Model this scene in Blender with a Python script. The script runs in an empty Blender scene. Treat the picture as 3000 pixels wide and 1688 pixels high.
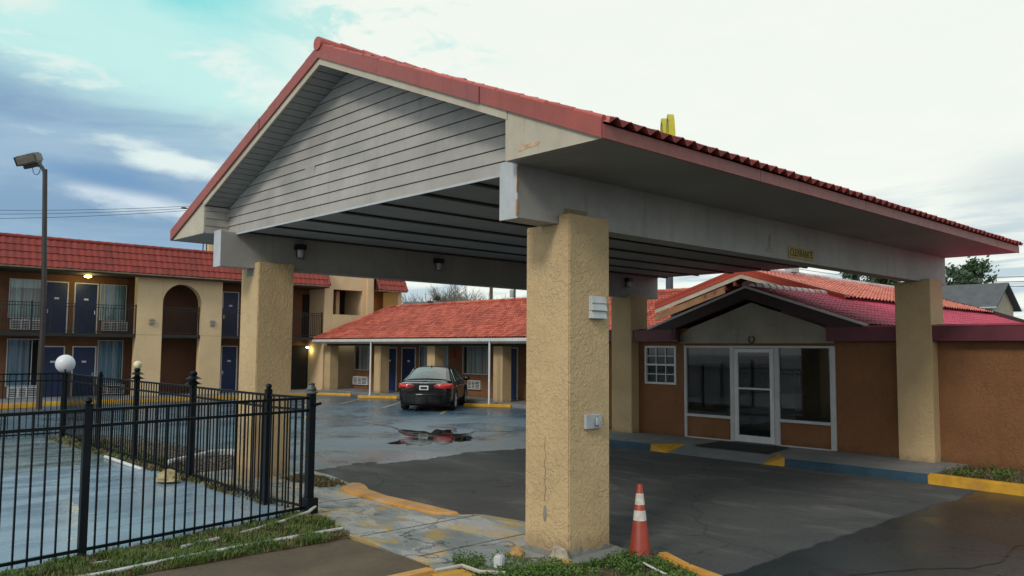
import bpy, math, random
from mathutils import Vector, Matrix, noise as mnoise
random.seed(7)
SC = bpy.context.scene
COL = SC.collection
PI = math.pi
R = math.radians

# ------------------------------------------------------------------ camera
cam_d = bpy.data.cameras.new('camera')
cam = bpy.data.objects.new('camera', cam_d)
COL.objects.link(cam)
SC.camera = cam
cam_d.sensor_width = 36.0
cam_d.lens = 2410.73 / 3000 * 36
cam_d.clip_start = 0.05
cam_d.clip_end = 3000
_r = Vector((0.68510587, 0.72840877, 0.00711455))
_u = Vector((0.04943748, -0.05623832, 0.99719265))
_f = Vector((-0.72676398, 0.68283081, 0.0745399))
_m = Matrix((_r, _u, -_f)).transposed().to_4x4()
_m.translation = Vector((6.58423, -7.1127, 2.40002))
cam.matrix_world = _m

# ------------------------------------------------------------------ node helper
class T:
    """thin wrapper that writes node trees"""
    def __init__(s, tree):
        s.t = tree
        tree.nodes.clear()
    def n(s, typ, props=None, **inp):
        nd = s.t.nodes.new(typ)
        for k, v in (props or {}).items():
            setattr(nd, k, v)
        for k, v in inp.items():
            key = int(k[1:]) if k[0] == 'i' and k[1:].isdigit() else k.replace('_', ' ')
            s.put(nd.inputs[key], v)
        return nd
    def put(s, sock, v):
        if isinstance(v, bpy.types.NodeSocket):
            s.t.links.new(v, sock)
        elif isinstance(v, bpy.types.Node):
            s.t.links.new(v.outputs[0], sock)
        else:
            if sock.type == 'RGBA' and len(v) == 3:
                v = (*v, 1)
            sock.default_value = v
    def m(s, op, a, b=0.0, c=0.0, clamp=False):
        nd = s.t.nodes.new('ShaderNodeMath')
        nd.operation = op
        nd.use_clamp = clamp
        s.put(nd.inputs[0], a); s.put(nd.inputs[1], b); s.put(nd.inputs[2], c)
        return nd.outputs[0]
    def ss(s, x, lo, hi):
        nd = s.t.nodes.new('ShaderNodeMapRange')
        nd.interpolation_type = 'SMOOTHSTEP'
        s.put(nd.inputs[0], x)
        for i, v in zip((1, 2, 3, 4), (lo, hi, 0.0, 1.0)):
            s.put(nd.inputs[i], v)
        return nd.outputs[0]
    def mr(s, x, lo, hi, a, b):
        nd = s.t.nodes.new('ShaderNodeMapRange')
        s.put(nd.inputs[0], x)
        for i, v in zip((1, 2, 3, 4), (lo, hi, a, b)):
            s.put(nd.inputs[i], v)
        return nd.outputs[0]
    def mix(s, f, a, b, mode='MIX'):
        nd = s.t.nodes.new('ShaderNodeMix')
        nd.data_type = 'RGBA'
        nd.blend_type = mode
        s.put(nd.inputs[0], f); s.put(nd.inputs[6], a); s.put(nd.inputs[7], b)
        return nd.outputs[2]
    def noise(s, vec, scale, detail=4.0, rough=0.55, dist=0.0, typ='FBM'):
        nd = s.t.nodes.new('ShaderNodeTexNoise')
        nd.noise_type = typ
        s.put(nd.inputs['Vector'], vec)
        nd.inputs['Scale'].default_value = scale
        nd.inputs['Detail'].default_value = detail
        nd.inputs['Roughness'].default_value = rough
        nd.inputs['Distortion'].default_value = dist
        return nd.outputs[0]
    def scl(s, vec, x, y, z):
        nd = s.t.nodes.new('ShaderNodeMapping')
        s.put(nd.inputs[0], vec)
        nd.inputs['Scale'].default_value = (x, y, z)
        return nd.outputs[0]

# ------------------------------------------------------------------ world: overcast sky with broken cloud
SUN_EL, SUN_AZ = R(36), R(163)          # azimuth of the sun measured from +Y clockwise
world = bpy.data.worlds.new('World')
SC.world = world
world.use_nodes = True
w = T(world.node_tree)
sky = w.n('ShaderNodeTexSky', {'sky_type': 'NISHITA', 'sun_disc': False, 'sun_elevation': SUN_EL, 'sun_rotation': SUN_AZ})
tc = w.n('ShaderNodeTexCoord')
sep = w.n('ShaderNodeSeparateXYZ', i0=tc.outputs['Generated'])
dx, dy, dz = sep.outputs
hl = w.m('SQRT', w.m('ADD', w.m('MULTIPLY', dx, dx), w.m('MULTIPLY', dy, dy)))
az = w.m('DIVIDE', w.m('ADD', w.m('MULTIPLY', dx, -0.47), w.m('MULTIPLY', dy, 0.883)), w.m('ADD', hl, 1e-4))
dzp = w.m('MAXIMUM', dz, 0.0)
den = w.m('ADD', dzp, 0.10)
cv = w.n('ShaderNodeCombineXYZ', i0=w.m('DIVIDE', dx, den), i1=w.m('DIVIDE', dy, den), i2=0.0).outputs[0]
n1 = w.noise(cv, 0.62, 6, 0.56, 0.35)
n2 = w.noise(w.scl(cv, 1.0, 2.6, 1), 0.9, 6, 0.6, 0.2)
n3 = w.noise(cv, 2.3, 5, 0.6, 0.1)
# colour of the cloud deck away from the bright part: blue-grey low, turquoise gaps high
phi = w.m('ARCTAN2', dy, dx)
def cloud(ph, z, wd, ht, slope, rag, soft=0.5):
    """ragged elongated cloud centred at azimuth ph and height z (both in direction space)"""
    u = w.m('SUBTRACT', phi, R(ph))
    v = w.m('ADD', w.m('SUBTRACT', dz, z), w.m('MULTIPLY', u, slope))
    q = w.m('ADD', w.m('POWER', w.m('ABSOLUTE', w.m('DIVIDE', u, R(wd))), 2.0), w.m('POWER', w.m('ABSOLUTE', w.m('DIVIDE', v, ht)), 2.0))
    r_ = w.m('ADD', w.m('SUBTRACT', 1.0, w.m('SQRT', q)), w.m('MULTIPLY', w.m('SUBTRACT', n4, 0.5), rag))
    return w.ss(r_, 0.0, soft)
pv = w.n('ShaderNodeCombineXYZ', i0=w.m('MULTIPLY', phi, 1.0), i1=w.m('MULTIPLY', dz, 2.6), i2=0.0).outputs[0]
n4 = w.noise(pv, 9.0, 7, 0.62, 0.4)
n5 = w.noise(w.scl(pv, 1, 2.0, 1), 3.4, 5, 0.55, 0.3)
low = w.mix(w.ss(n5, 0.33, 0.67), (0.235, 0.385, 0.56), (0.36, 0.52, 0.67))
high = w.mix(w.ss(n1, 0.34, 0.58), (0.24, 0.77, 0.78), (0.58, 0.90, 0.86))
edge = w.m('ADD', dzp, w.m('ADD', w.m('MULTIPLY', w.m('SUBTRACT', phi, R(158)), -.16), w.m('MULTIPLY', w.m('SUBTRACT', n5, 0.5), 0.11)))
deck = w.mix(w.ss(edge, 0.205, 0.30), low, high)
deck = w.mix(w.m('MULTIPLY', w.ss(w.m('ADD', n4, w.m('MULTIPLY', w.m('SUBTRACT', n5, .5), .8)), .56, .74), w.ss(dzp, .18, .3)), deck, (0.80, 0.93, 0.88))
for args, colr in (((157.5, .42, 14, .085, -.05, 1.2, 1.1), (0.07, 0.70, 0.71)), ((159.0, .203, 5.2, .020, -.20, 2.0, .9), (0.80, 0.92, 0.90)), ((161.0, .158, 8.0, .018, -.13, 2.2, 1.0), (0.66, 0.77, 0.85)), ((156.6, .140, 3.4, .024, -.1, 1.6, .8), (0.90, 0.94, 0.92)),
                   ((163.5, .183, 8.0, .018, -.12, 1.3, 1.0), (0.185, 0.345, 0.56)), ((171.5, .36, 6.0, .03, -.1, 1.2), (0.82, 0.92, 0.86))):
    deck = w.mix(cloud(*args), deck, colr)
wt = w.m('ADD', az, w.m('ADD', w.m('MULTIPLY', w.m('SUBTRACT', n1, 0.5), 0.20), w.m('ADD', w.m('MULTIPLY', w.m('SUBTRACT', n4, .5), .16), w.m('MULTIPLY', w.m('SUBTRACT', dzp, 0.22), -0.05))))
white = w.ss(wt, 0.775, 0.885)
bright = w.mix(w.ss(n3, 0.25, 0.7), (0.92, 0.985, 0.89), (0.96, 0.99, 0.92))
hole = w.m('MULTIPLY', w.ss(w.m('ADD', n4, w.m('MULTIPLY', w.m('SUBTRACT', n3, .5), .7)), .50, .66), w.m('MULTIPLY', w.ss(dzp, .305, .35), w.m('SUBTRACT', 1.0, w.ss(az, .90, .965))))
bright = w.mix(w.m('MULTIPLY', hole, .75), bright, (0.42, 0.83, 0.80))
hz = w.m('MULTIPLY', w.ss(n2, 0.44, 0.62), w.m('SUBTRACT', 1.0, w.ss(dzp, 0.10, 0.235)))
bright = w.mix(w.m('MULTIPLY', hz, 0.75), bright, (0.42, 0.57, 0.68))
bright = w.mix(w.m('MULTIPLY', cloud(102, .175, 9, .06, .12, .8, .8), .55), bright, (0.52, 0.62, 0.66))
skyc = w.mix(white, deck, bright)
# the half of the sky behind the camera: plain bright overcast
back = w.m('SUBTRACT', 1.0, w.ss(az, -0.05, 0.45))
skyc = w.mix(back, skyc, (0.78, 0.81, 0.82))
ground_half = w.ss(dz, -0.06, 0.0)
skyc = w.mix(ground_half, (0.16, 0.16, 0.15), skyc)
nish = w.mix(1.0, sky.outputs[0], (0.09, 0.09, 0.09), 'MULTIPLY')
skyc = w.mix(0.94, nish, skyc)
bg = w.n('ShaderNodeBackground', Color=skyc, Strength=1.0)
w.n('ShaderNodeOutputWorld', Surface=bg)

sun_d = bpy.data.lights.new('sun', 'SUN')
sun_d.energy = 1.5
sun_d.angle = R(14)
sun_d.color = (1.0, 0.93, 0.83)
sun = bpy.data.objects.new('sun', sun_d)
COL.objects.link(sun)
_sd = Vector((math.sin(SUN_AZ) * math.cos(SUN_EL), math.cos(SUN_AZ) * math.cos(SUN_EL), math.sin(SUN_EL)))
sun.rotation_euler = _sd.to_track_quat('Z', 'Y').to_euler()
SC.view_settings.view_transform = 'Standard'
SC.view_settings.look = 'None'
SC.view_settings.exposure = 0.0
SC.view_settings.gamma = 1.0
SC.cycles.max_bounces = 8
SC.cycles.use_denoising = True

# ------------------------------------------------------------------ materials
MATS = {}
def base_mat(name):
    m = bpy.data.materials.new(name)
    m.use_nodes = True
    t = T(m.node_tree)
    p = t.n('ShaderNodeBsdfPrincipled')
    t.n('ShaderNodeOutputMaterial', Surface=p.outputs[0])
    MATS[name] = m
    co = t.n('ShaderNodeTexCoord').outputs['Object']
    return t, p, co

def paint(name, col, rough=0.6, var=0.12, scale=1.5, grime=0.0, bump=0.0, bscale=40, metal=0.0, spec=0.5, tint=None, fine=0.06):
    """painted or plain surface with uneven tone, optional run-down stains and a fine bump"""
    t, p, co = base_mat(name)
    a = t.noise(co, scale, 5, 0.6, 0.3)
    b = t.noise(co, scale * 14, 3, 0.6)
    dark = tuple(c * (1 - var * 1.6) for c in col)
    lite = tuple(min(1, c * (1 + var)) for c in col)
    c = t.mix(t.ss(a, 0.25, 0.75), dark, lite)
    if tint:
        c = t.mix(t.ss(t.noise(co, scale * .7, 4, 0.6), 0.48, 0.70), c, tint)
    c = t.mix(t.m('MULTIPLY', t.ss(b, 0.3, 0.75), fine * 4), c, tuple(x * 0.75 for x in col))
    if grime:
        g = t.noise(t.scl(co, 5.0, 5.0, 0.55), 1.0, 5, 0.65, 0.2)
        c = t.mix(t.m('MULTIPLY', t.ss(g, 0.50, 0.78), grime), c, tuple(x * 0.35 for x in col))
    t.put(p.inputs['Base Color'], c)
    t.put(p.inputs['Roughness'], t.mr(b, 0.2, 0.8, max(0.02, rough - .08), min(1, rough + .08)))
    p.inputs['Metallic'].default_value = metal
    p.inputs['Specular IOR Level'].default_value = spec
    if bump:
        h = t.noise(co, bscale, 3, 0.6)
        bn = t.n('ShaderNodeBump', Strength=1.0, Distance=bump, Height=h)
        t.put(p.inputs['Normal'], bn)
    return MATS[name]

def stucco(name, col, ridge=5.5, depth=0.022, stain=0.25):
    """skip-trowelled stucco"""
    t, p, co = base_mat(name)
    a = t.noise(co, 1.3, 4, 0.6, 0.2)
    rn = t.noise(t.scl(co, 1, 1, .85), ridge, 3, 0.5, 1.6)
    r2 = t.noise(t.scl(co, 1, 1.1, 1), ridge * 1.9, 2, 0.5, 1.2)
    dens = t.ss(t.noise(co, 1.8, 3, .5), .38, .62)
    pl_ = t.ss(rn, .47, .56); p2 = t.ss(r2, .52, .60)
    h = t.m('ADD', t.m('MULTIPLY', pl_, t.m('ADD', t.m('MULTIPLY', dens, .6), .4)), t.m('ADD', t.m('MULTIPLY', p2, .55), t.m('MULTIPLY', t.noise(co, 70, 3), 0.25)))
    c = t.mix(t.ss(a, 0.3, 0.7), tuple(x * .90 for x in col), tuple(x * 1.05 for x in col))
    c = t.mix(t.m('MULTIPLY', t.ss(t.noise(co, 30, 3), .5, .75), .12), c, tuple(x * .7 for x in col))
    g = t.noise(t.scl(co, 4, 4, .5), 1.2, 5, .65, .3)
    c = t.mix(t.m('MULTIPLY', t.ss(g, .52, .8), stain), c, (col[0] * .62, col[1] * .55, col[2] * .5))
    z = t.n('ShaderNodeSeparateXYZ', i0=co).outputs[2]
    sp = t.m('ADD', z, t.m('MULTIPLY', t.m('SUBTRACT', t.noise(co, 5, 5, .65), .5), -.45))
    c = t.mix(t.m('MULTIPLY', t.m('SUBTRACT', 1.0, t.ss(sp, .03, .30)), .55), c, (col[0] * .42, col[1] * .40, col[2] * .42))
    t.put(p.inputs['Base Color'], c)
    p.inputs['Roughness'].default_value = 0.85
    t.put(p.inputs['Normal'], t.n('ShaderNodeBump', Strength=1.0, Distance=depth, Height=h))
    return MATS[name]

def tile_mat(name, col, col2, dark, rough=0.45):
    """clay or concrete tile: colour varies from tile to tile (UV cell = one tile)"""
    t, p, co = base_mat(name)
    uv = t.n('ShaderNodeTexCoord').outputs['UV']
    fl = t.n('ShaderNodeVectorMath', {'operation': 'FLOOR'}, i0=uv).outputs[0]
    wn = t.n('ShaderNodeTexWhiteNoise', {'noise_dimensions': '2D'}, Vector=fl).outputs['Value']
    big = t.noise(co, 0.5, 5, .6)
    c = t.mix(wn, col, col2)
    c = t.mix(t.m('MULTIPLY', t.ss(big, .42, .72), .5), c, dark)
    c = t.mix(t.m('MULTIPLY', t.ss(wn, .90, .97), .4), c, dark)
    lich = t.noise(co, 2.4, 6, .7, .3)
    c = t.mix(t.m('MULTIPLY', t.ss(lich, .60, .72), .2), c, (0.20, 0.17, 0.14))
    sp = t.noise(co, 26, 4, .65)
    c = t.mix(t.m('MULTIPLY', t.ss(sp, .52, .78), .45), c, dark)
    t.put(p.inputs['Base Color'], c)
    t.put(p.inputs['Roughness'], t.mr(sp, .2, .8, rough - .1, rough + .2))
    p.inputs['Specular IOR Level'].default_value = .28
    t.put(p.inputs['Normal'], t.n('ShaderNodeBump', Strength=.6, Distance=.006, Height=sp))
    return MATS[name]

TAN = stucco('stucco_tan', (0.56, 0.412, 0.222), 10.0, 0.0058, .10)
TANB = paint('painted_block_tan', (0.68, 0.50, 0.29), .8, .07, .8, .12, .004, 30)
BROWN = stucco('stucco_orange_brown', (0.215, 0.098, 0.039), 11, 0.006, .5)
BROWNW = paint('wall_brown', (0.19, 0.082, 0.034), .8, .14, 1.0, .25, .004, 40)
GREYSID = paint('siding_grey', (0.408, 0.396, 0.362), .55, .12, .9, .35, 0, tint=(0.29, 0.285, 0.265))
GREYBEAM = paint('beam_grey', (0.36, 0.35, 0.32), .6, .12, .7, .30)
CREAM = paint('board_cream', (0.50, 0.46, 0.36), .65, .12, 1.0, .30, tint=(0.46, 0.36, 0.26))
WHITEB = paint('board_pale', (0.47, 0.51, 0.53), .6, .1, 3, .2)
RUSTEDGE = paint('bare_wood', (0.40, 0.24, 0.12), .8, .3, 8, .3)
SOFFIT = paint('soffit_grey', (0.25, 0.25, 0.235), .6, .12, .6, .15)
CEILDARK = paint('batten_dark', (0.035, 0.033, 0.03), .7, .1)
REDMET = paint('metal_red', (0.32, 0.076, 0.060), .5, .12, .9, .45, .003, 3, tint=(0.28, 0.08, 0.075))
REDMET2 = paint('metal_red_bright', (0.40, 0.055, 0.028), .5, .1, .8, .1)
TILE = tile_mat('tile_red', (0.56, 0.145, 0.12), (0.46, 0.105, 0.09), (0.22, 0.055, 0.05))
TILEW = tile_mat('tile_orange', (0.58, 0.15, 0.09), (0.32, 0.058, 0.04), (0.18, 0.04, 0.03), .5)
TILEO = tile_mat('tile_salmon', (0.68, 0.215, 0.15), (0.54, 0.145, 0.10), (0.28, 0.07, 0.05), .5)
TILEM = tile_mat('tile_mansard', (0.30, 0.052, 0.04), (0.26, 0.042, 0.034), (0.15, 0.035, 0.03), .5)
TILEP = tile_mat('tile_purple', (0.55, 0.060, 0.120), (0.44, 0.046, 0.092), (0.24, 0.025, 0.05), .6)
TILECAP = tile_mat('tile_cap_pale', (0.62, 0.46, 0.45), (0.52, 0.30, 0.29), (0.30, 0.12, 0.12), .3)
MAROON = paint('fascia_maroon', (0.12, 0.022, 0.035), .5, .2, 1.2, .2)
MAROOND = paint('rake_dark_maroon', (0.045, 0.018, 0.019), .6, .2)
NAVY = paint('door_navy', (0.005, 0.021, 0.082), .45, .15, 1.5)
WHITE = paint('trim_white', (0.62, 0.64, 0.64), .45, .08, 2, .12)
ALU = paint('aluminium_frame', (0.50, 0.51, 0.52), .4, .08, 2, .1)
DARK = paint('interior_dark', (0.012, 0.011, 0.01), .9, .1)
INTER = paint('interior_wall', (0.34, 0.33, 0.30), .8, .1)
BLACKM = paint('fence_black', (0.003, 0.0065, 0.010), .45, .2, 3, .2, spec=.22)
RAILM = paint('rail_black', (0.012, 0.012, 0.014), .4, .2, 3)
YELLOW = paint('kerb_yellow', (0.66, 0.36, 0.03), .6, .2, 2.5, 0, .004, 30, tint=(0.45, 0.22, 0.05))
YELLOWP = paint('kerb_yellow_worn', (0.66, 0.33, 0.07), .55, .2, 2.0, 0, .006, 25, tint=(0.62, 0.40, 0.22))
BLUEK = paint('kerb_blue', (0.03, 0.085, 0.13), .6, .2, 2.5, 0, .003, 30)
CONC = paint('concrete_walk', (0.23, 0.24, 0.24), .65, .15, 1.2, 0, .003, 40, tint=(0.17, 0.20, 0.21))
SLABB = paint('slab_brown', (0.128, 0.096, 0.060), .7, .25, .9, 0, .004, 35, tint=(0.088, 0.068, 0.046))
SOIL = paint('soil', (0.10, 0.068, 0.042), .95, .35, 3.0, 0, .03, 18)
GALV = paint('galvanised', (0.42, 0.45, 0.47), .4, .1, 6, .2)
CONDUIT = paint('pipe_pale', (0.56, 0.58, 0.58), .5, .12, 4)
ROCK = paint('rock_pale', (0.42, 0.37, 0.28), .9, .3, 6, 0, .03, 14)
POLEW = paint('pole_wood', (0.10, 0.075, 0.055), .9, .2, 2, .3)
POLED = paint('pole_bronze', (0.035, 0.026, 0.024), .45, .2, 2, .2)
SIGNP = paint('sign_pole_blue', (0.055, 0.065, 0.085), .5, .1)
ARCHY = paint('arch_yellow', (0.52, 0.46, 0.03), .4, .1)
CONEO = paint('cone_orange', (0.30, 0.036, 0.016), .5, .15, 4, .15)
CONEW = paint('cone_white', (0.62, 0.60, 0.54), .4, .2, 14, .25)
RUBBER = paint('rubber', (0.016, 0.016, 0.016), .85, .3, 4)
CONEB = paint('cone_base_dirty', (0.085, 0.075, 0.06), .85, .3, 5)
SHING = paint('shingle_grey', (0.10, 0.105, 0.115), .85, .15, 1.5, .1, .01, 8)
HOUSE = paint('house_cream', (0.44, 0.39, 0.28), .8, .1, 1)
PLATEW = paint('plate_white', (0.7, 0.7, 0.68), .5, .05)
PLATEY = paint('plate_yellow', (0.36, 0.27, 0.05), .6, .2, 6, .2)
PLATED = paint('plate_letter', (0.05, 0.04, 0.015), .7, .1)
CLAMP = paint('lamp_black', (0.012, 0.012, 0.012), .4, .1)
MATD = paint('doormat_dark', (0.02, 0.024, 0.022), .95, .2, 5, 0, .008, 90)
FLOODM = paint('flood_grey', (0.15, 0.14, 0.115), .5, .2, 3, .3)

def curtain(name, col):
    t, p, co = base_mat(name)
    wv = t.noise(t.scl(co, 9, 9, .15), 1.0, 3, .5)
    t.put(p.inputs['Base Color'], t.mix(t.ss(wv, .3, .7), tuple(c * .45 for c in col), col))
    p.inputs['Roughness'].default_value = .8
    return MATS[name]
CURT = curtain('curtain_sage', (0.74, 0.88, 0.82))
CURTB = curtain('curtain_blue', (0.42, 0.58, 0.72))
CURTG = curtain('curtain_grey', (0.56, 0.56, 0.53))

def glass(name, tint=(0.8, 0.9, 0.9), rough=0.02, ior=1.5):
    t, p, co = base_mat(name)
    t.t.nodes.remove(p)
    gl = t.n('ShaderNodeBsdfGlossy', Color=(1, 1, 1), Roughness=rough)
    tr = t.n('ShaderNodeBsdfTransparent', Color=tint)
    fr = t.n('ShaderNodeFresnel', IOR=ior)
    f = t.m('ADD', fr.outputs[0], 0.03, clamp=True)
    mx = t.n('ShaderNodeMixShader', i0=f, i1=tr, i2=gl)
    out = [n for n in t.t.nodes if n.type == 'OUTPUT_MATERIAL'][0]
    t.put(out.inputs[0], mx.outputs[0])
    return MATS[name]
GLASS = glass('window_glass', (0.72, 0.82, 0.84))
GLASSD = glass('shop_glass', (0.54, 0.63, 0.64), .03, 1.32)
t, p, co = base_mat('car_glass')
p.inputs['Base Color'].default_value = (0.01, 0.014, 0.016, 1); p.inputs['Roughness'].default_value = .04; p.inputs['IOR'].default_value = 1.6
p.inputs['Coat Weight'].default_value = 1.0; p.inputs['Coat Roughness'].default_value = .03
t, p, co = base_mat('car_paint')
p.inputs['Base Color'].default_value = (0.003, 0.0032, 0.004, 1); p.inputs['Specular IOR Level'].default_value = .25; p.inputs['Coat Weight'].default_value = .55
p.inputs['Coat Roughness'].default_value = .05
t.put(p.inputs['Roughness'], t.mr(t.noise(co, 7, 4), .3, .7, .2, .42))
t, p, co = base_mat('chrome')
p.inputs['Base Color'].default_value = (0.7, 0.7, 0.7, 1); p.inputs['Metallic'].default_value = 1; p.inputs['Roughness'].default_value = .15
t, p, co = base_mat('tail_red')
t.put(p.inputs['Base Color'], t.mix(t.ss(t.noise(t.scl(co, 1, 1, 6), 9, 2), .4, .6), (0.42, 0.012, 0.01), (0.75, 0.03, 0.025))); p.inputs['Roughness'].default_value = .12; p.inputs['Coat Weight'].default_value = 1
p.inputs['Emission Color'].default_value = (0.9, 0.03, 0.02, 1); p.inputs['Emission Strength'].default_value = .04
t, p, co = base_mat('globe_white')
p.inputs['Base Color'].default_value = (0.66, 0.68, 0.72, 1); p.inputs['Roughness'].default_value = .35; p.inputs['Subsurface Weight'].default_value = .2
t, p, co = base_mat('globe_cream')
p.inputs['Base Color'].default_value = (0.72, 0.66, 0.42, 1); p.inputs['Roughness'].default_value = .4
t, p, co = base_mat('frosted')
p.inputs['Base Color'].default_value = (0.40, 0.42, 0.42, 1); p.inputs['Roughness'].default_value = .25
def emit(name, col, st):
    t, p, co = base_mat(name)
    p.inputs['Base Color'].default_value = (*col, 1)
    p.inputs['Emission Color'].default_value = (*col, 1)
    p.inputs['Emission Strength'].default_value = st
emit('lamp_lit', (1.0, 0.82, 0.22), 9.0)
emit('lamp_lit_white', (1.0, 0.9, 0.62), 4.0)

# ---- ground materials
def asphalt():
    t, p, co = base_mat('asphalt')
    sx, sy, sz = t.n('ShaderNodeSeparateXYZ', i0=co).outputs
    e1 = t.noise(co, 0.55, 5, .62, .2)
    e2 = t.noise(co, 2.6, 4, .6, .1)
    e = t.m('ADD', t.m('MULTIPLY', t.m('SUBTRACT', e1, .5), 2.6), t.m('MULTIPLY', t.m('SUBTRACT', e2, .5), .5))
    er = t.m('ADD', t.m('MULTIPLY', t.m('SUBTRACT', e1, .5), .35), t.m('MULTIPLY', t.m('SUBTRACT', e2, .5), .30))
    dl = t.ss(t.m('ADD', t.m('ADD', sx, 8.45), e), -.06, .10)
    dr = t.ss(t.m('ADD', t.m('SUBTRACT', 1.46, sx), er), -.03, .05)
    dry = t.m('MULTIPLY', t.m('MULTIPLY', dl, dr), t.ss(sy, -3.0, -2.6))
    right = t.ss(sx, 0.5, 1.2)
    big = t.noise(co, .35, 5, .6, .4)
    grain = t.noise(co, 55, 4, .7)
    pat = t.noise(t.scl(co, .6, 1.6, 1), .9, 6, .68, .5)
    cd = t.mix(t.ss(big, .3, .7), (0.056, 0.059, 0.061), (0.090, 0.092, 0.090))
    cd = t.mix(t.m('MULTIPLY', t.ss(pat, .48, .72), .85), cd, (0.155, 0.150, 0.138))
    cd = t.mix(t.m('MULTIPLY', t.ss(grain, .48, .74), .6), cd, (0.19, 0.185, 0.17))
    dsp = t.noise(co, 1.9, 5, .7, .3)
    cd = t.mix(t.m('MULTIPLY', t.ss(dsp, .60, .72), .6), cd, (0.022, 0.022, 0.022))
    cw = t.mix(t.ss(big, .3, .7), (0.052, 0.094, 0.138), (0.078, 0.130, 0.182))  # wet tone: blue sky sheen is painted into this base colour
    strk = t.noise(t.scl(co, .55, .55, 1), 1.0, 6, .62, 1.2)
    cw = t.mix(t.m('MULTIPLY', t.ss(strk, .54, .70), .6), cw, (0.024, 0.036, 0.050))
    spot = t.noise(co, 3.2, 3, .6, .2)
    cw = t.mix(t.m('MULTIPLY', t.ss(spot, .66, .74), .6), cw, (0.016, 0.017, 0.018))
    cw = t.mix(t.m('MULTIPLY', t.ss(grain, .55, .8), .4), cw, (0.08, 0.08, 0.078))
    # cracks
    vo = t.n('ShaderNodeTexVoronoi', {'feature': 'DISTANCE_TO_EDGE'}, Vector=t.n('ShaderNodeVectorMath', {'operation': 'ADD'}, i0=co, i1=t.n('ShaderNodeTexNoise', Vector=co, Scale=.9, Detail=5.0).outputs['Color']).outputs[0], Scale=.23).outputs['Distance']
    crack = t.m('SUBTRACT', 1.0, t.ss(vo, .0015, .007))
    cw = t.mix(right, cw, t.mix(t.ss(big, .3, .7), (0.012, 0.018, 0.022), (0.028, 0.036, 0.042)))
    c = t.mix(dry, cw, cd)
    c = t.mix(t.m('MULTIPLY', crack, t.mr(dry, 0, 1, .8, .25)), c, (0.012, 0.012, 0.012))
    t.put(p.inputs['Base Color'], c)
    damp = t.ss(t.noise(co, .28, 5, .6, .3), .40, .60)
    rw = t.m('ADD', t.mr(damp, 0, 1, .25, .46), t.m('MULTIPLY', t.ss(strk, .46, .66), -.08))
    rw = t.m('ADD', rw, t.m('MULTIPLY', right, t.mr(damp, 0, 1, .06, -.14)))
    rw = t.m('ADD', rw, t.m('MULTIPLY', t.ss(grain, .55, .8), .12))
    rg = t.m('ADD', t.m('MULTIPLY', dry, .88), t.m('MULTIPLY', t.m('SUBTRACT', 1.0, dry), rw))
    t.put(p.inputs['Roughness'], rg)
    t.put(p.inputs['Specular IOR Level'], t.m('ADD', t.mr(dry, 0, 1, .85, .25), t.m('MULTIPLY', right, t.mr(dry, 0, 1, -.25, 0))))
    hb = t.m('ADD', grain, t.m('MULTIPLY', crack, -1.2))
    t.put(p.inputs['Normal'], t.n('ShaderNodeBump', Strength=t.mr(dry, 0, 1, .18, .8), Distance=.008, Height=hb))
    return MATS['asphalt']
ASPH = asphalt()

def deck():
    t, p, co = base_mat('pool_deck_wet')
    big = t.noise(co, .45, 5, .6, .4)
    g = t.noise(co, 45, 4, .6)
    st = t.noise(t.scl(co, 2.2, .6, 1), .8, 5, .6, .3)
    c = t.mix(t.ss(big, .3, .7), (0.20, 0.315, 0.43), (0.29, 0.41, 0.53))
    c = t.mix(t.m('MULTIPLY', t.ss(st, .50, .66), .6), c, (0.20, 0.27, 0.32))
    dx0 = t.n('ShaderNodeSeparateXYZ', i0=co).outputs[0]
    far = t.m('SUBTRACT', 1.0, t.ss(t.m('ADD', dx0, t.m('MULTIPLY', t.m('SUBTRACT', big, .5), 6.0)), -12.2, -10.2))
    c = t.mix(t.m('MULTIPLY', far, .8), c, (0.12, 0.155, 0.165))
    c = t.mix(t.m('MULTIPLY', t.ss(t.noise(co, 1.7, 5, .65, .4), .56, .70), .5), c, (0.15, 0.19, 0.21))
    lines = t.noise(t.scl(co, .35, .9, 1), 1.1, 2, .5, 1.6)
    ln = t.m('SUBTRACT', 1.0, t.ss(t.m('ABSOLUTE', t.m('SUBTRACT', lines, .5)), .004, .014))
    ln = t.m('MULTIPLY', ln, t.m('SUBTRACT', 1.0, t.ss(t.n('ShaderNodeSeparateXYZ', i0=co).outputs[0], -12.5, -10.0)))
    c = t.mix(t.m('MULTIPLY', ln, .45), c, (0.36, 0.40, 0.42))
    c = t.mix(t.m('MULTIPLY', t.ss(g, .55, .8), .3), c, (0.12, 0.14, 0.15))
    t.put(p.inputs['Base Color'], c)
    t.put(p.inputs['Roughness'], t.m('ADD', t.mr(t.ss(st, .35, .65), 0, 1, .05, .30), t.m('MULTIPLY', g, .08)))
    p.inputs['Specular IOR Level'].default_value = 1.0
    t.put(p.inputs['Normal'], t.n('ShaderNodeBump', Strength=.35, Distance=.004, Height=g))
    return MATS['pool_deck_wet']
DECK = deck()

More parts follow.
